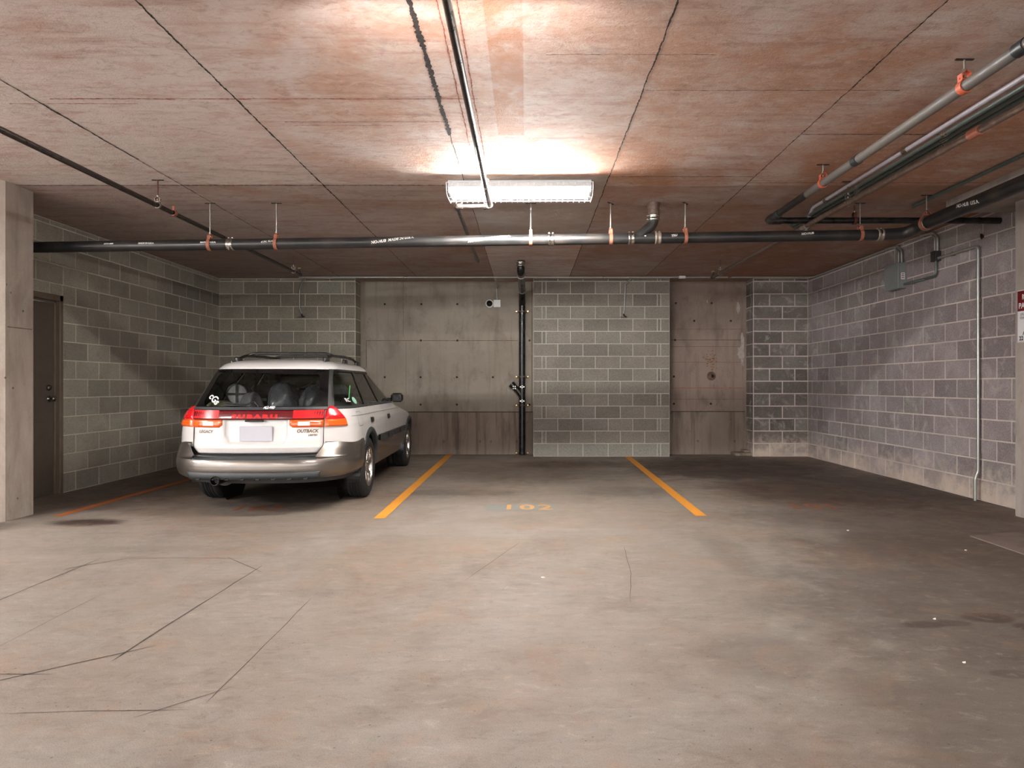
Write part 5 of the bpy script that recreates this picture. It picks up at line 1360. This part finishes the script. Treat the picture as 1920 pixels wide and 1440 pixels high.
# roof rails and crossbars
rz = lambda x, y: 1.325 + .078 + .03 * (1 - (x / .5) ** 2)
for sg in (-1, 1):
    b = MB()
    pts = [(sg * .445, -.30, 1.385), (sg * .445, -.20, 1.435), (sg * .44, -.02, 1.468), (sg * .435, .45, 1.478), (sg * .43, .95, 1.470), (sg * .425, 1.15, 1.440), (sg * .42, 1.25, 1.392)]
    b.tube(fillet(pts, .12, 5), .015, 'trim_black', 12)
    for y in (-.22, .55, 1.15): b.box(sg * .44 - .022, sg * .44 + .022, y - .06, y + .05, 1.375, 1.45, 'trim_black', .012)
    b.build('roof_rail', car)
for y in (.02, .80):
    b = MB(); b.tube(fillet([(-.44, y, 1.475), (-.36, y - .01, 1.497), (.36, y - .01, 1.497), (.44, y, 1.475)], .08, 5), .013, 'trim_black', 12); b.build('crossbar', car)
# front: headlamps, grille, bumper strip (mostly hidden)
b = MB()
patch(b, BODY, lambda u, v: (2.45 + .35 * u, .655 + .085 * v), 8, 3, .012, 'lamp_clear'); b.build('headlamp', car)
b = MB(); patch(b, BODY, lambda u, v: (2.80 + .20 * u, .66 + .07 * v), 6, 3, .010, 'trim_black'); b.build('grille', car)

# --- seats
def seat(x0, x1, y, ztop, name, heads):
    b = MB(); b.box(x0, x1, y - .50 + .55, y + .62, .36, .52, 'cabin', .05)
    b.box(x0, x1, y, y + .14, .50, ztop, 'cabin', .05, Matrix.Translation((0, 0, 0)))
    s_ = b.build(name, car)
    for hx in heads:
        b = MB(); b.box(hx - .13, hx + .13, y + .01, y + .11, ztop + .04, ztop + .19, 'cabin', .045); b.cyl((hx - .05, y + .06, ztop - .02), (hx - .05, y + .06, ztop + .06), .008, 'trim_black', 8); b.cyl((hx + .05, y + .06, ztop - .02), (hx + .05, y + .06, ztop + .06), .008, 'trim_black', 8)
        b.build('headrest', s_)
seat(-.68, .68, .26, .98, 'rear_seat', (-.40, .40)); seat(-.64, -.14, 1.05, .98, 'front_seat', (-.38,)); seat(.14, .64, 1.05, .98, 'front_seat', (.38,))
b = MB(); b.tube([(-.38 + .17 * math.cos(a * PI / 12), 1.60 + .05 * math.sin(a * PI / 12), .96 + .16 * math.sin(a * PI / 12)) for a in range(24)], .012, 'trim_black', 8, closed=True); b.build('steering_wheel', car)

# --- luggage behind the rear window (things of their own)
CM = Matrix.Translation((-2.478, 7.05, 0)) @ Matrix.Rotation(math.radians(1.4), 4, 'Z')
def blob(name, label, cat, c, r, m, seed, sq=2.2, amp=.10, group=None):
    rr = random.Random(seed); ph = [(rr.uniform(2, 7), rr.uniform(0, 6.3), rr.uniform(1, 5), rr.uniform(0, 6.3)) for _ in range(7)]
    b = MB(); n, k = 48, 26; rows = []
    for i in range(k + 1):
        v = PI * i / k; row = []
        for j in range(n + 1):
            u = 2 * PI * (j % n) / n
            d = [math.sin(v) * math.cos(u), math.sin(v) * math.sin(u), math.cos(v)]
            w = 1 + sum(amp / 4 * math.sin(a * u + p + 1.5 * math.sin(c_ * v + q)) * math.sin(v) for a, p, c_, q in ((round(a), p, c_, q) for a, p, c_, q in ph))
            row.append(tuple(math.copysign(abs(d[x]) ** (2 / sq), d[x]) * r[x] * w for x in range(3)))
        rows.append(row[::-1])
    b.grid(rows, m); w_ = CM @ Vector(c); o = b.build(name, loc=w_); return tag(o, label, cat, group)
blob('plastic_bag', 'stuffed grey plastic bag in the middle of the rear window', 'bag', (.055, -.36, .935), (.145, .19, .26), 'bag', 1, 2.3)
blob('plastic_bag', 'stuffed grey plastic bag at the right side of the rear window', 'bag', (.37, -.36, .92), (.135, .19, .25), 'bag', 2, 2.3)
blob('plastic_bag', 'slumped paler plastic bag between the round drum and the middle bag', 'bag', (-.25, -.38, .88), (.112, .17, .215), 'bag_pale', 3, 2.0)
blob('blanket', 'khaki folded blanket in the lower left corner of the rear window', 'blanket', (-.50, -.50, .86), (.13, .15, .155), 'khaki', 4, 3.0, .05)
dr = thing('drum', 'round white drum with a black cross strap behind the rear window at left', 'drum', CM @ Vector((-.45, -.20, 1.075)), math.radians(1.4))
b = MB(); b.lathe([(.0001, -.04), (.098, -.04), (.102, -.03), (.102, .10), (.0001, .10)], 'drum_skin', 'Y', 36); b.build('drum_body', dr)
b = MB(); b.lathe([(.096, -.046), (.112, -.046), (.112, -.01), (.1, -.01)], 'trim_black', 'Y', 36); b.box(-.011, .011, -.052, -.042, -.1, .1, 'trim_black'); b.box(-.1, .1, -.052, -.042, -.011, .011, 'trim_black'); b.build('cross_strap', dr)
dk = CM @ Vector((-.45, -.20, .0))
b = MB(); b.box(-.12, .12, -.03, .12, .668, .962, 'bag', .02); cs = b.build('storage_case', loc=(dk.x, dk.y, 0)); tag(cs, 'dark case under the round drum inside the car', 'case')
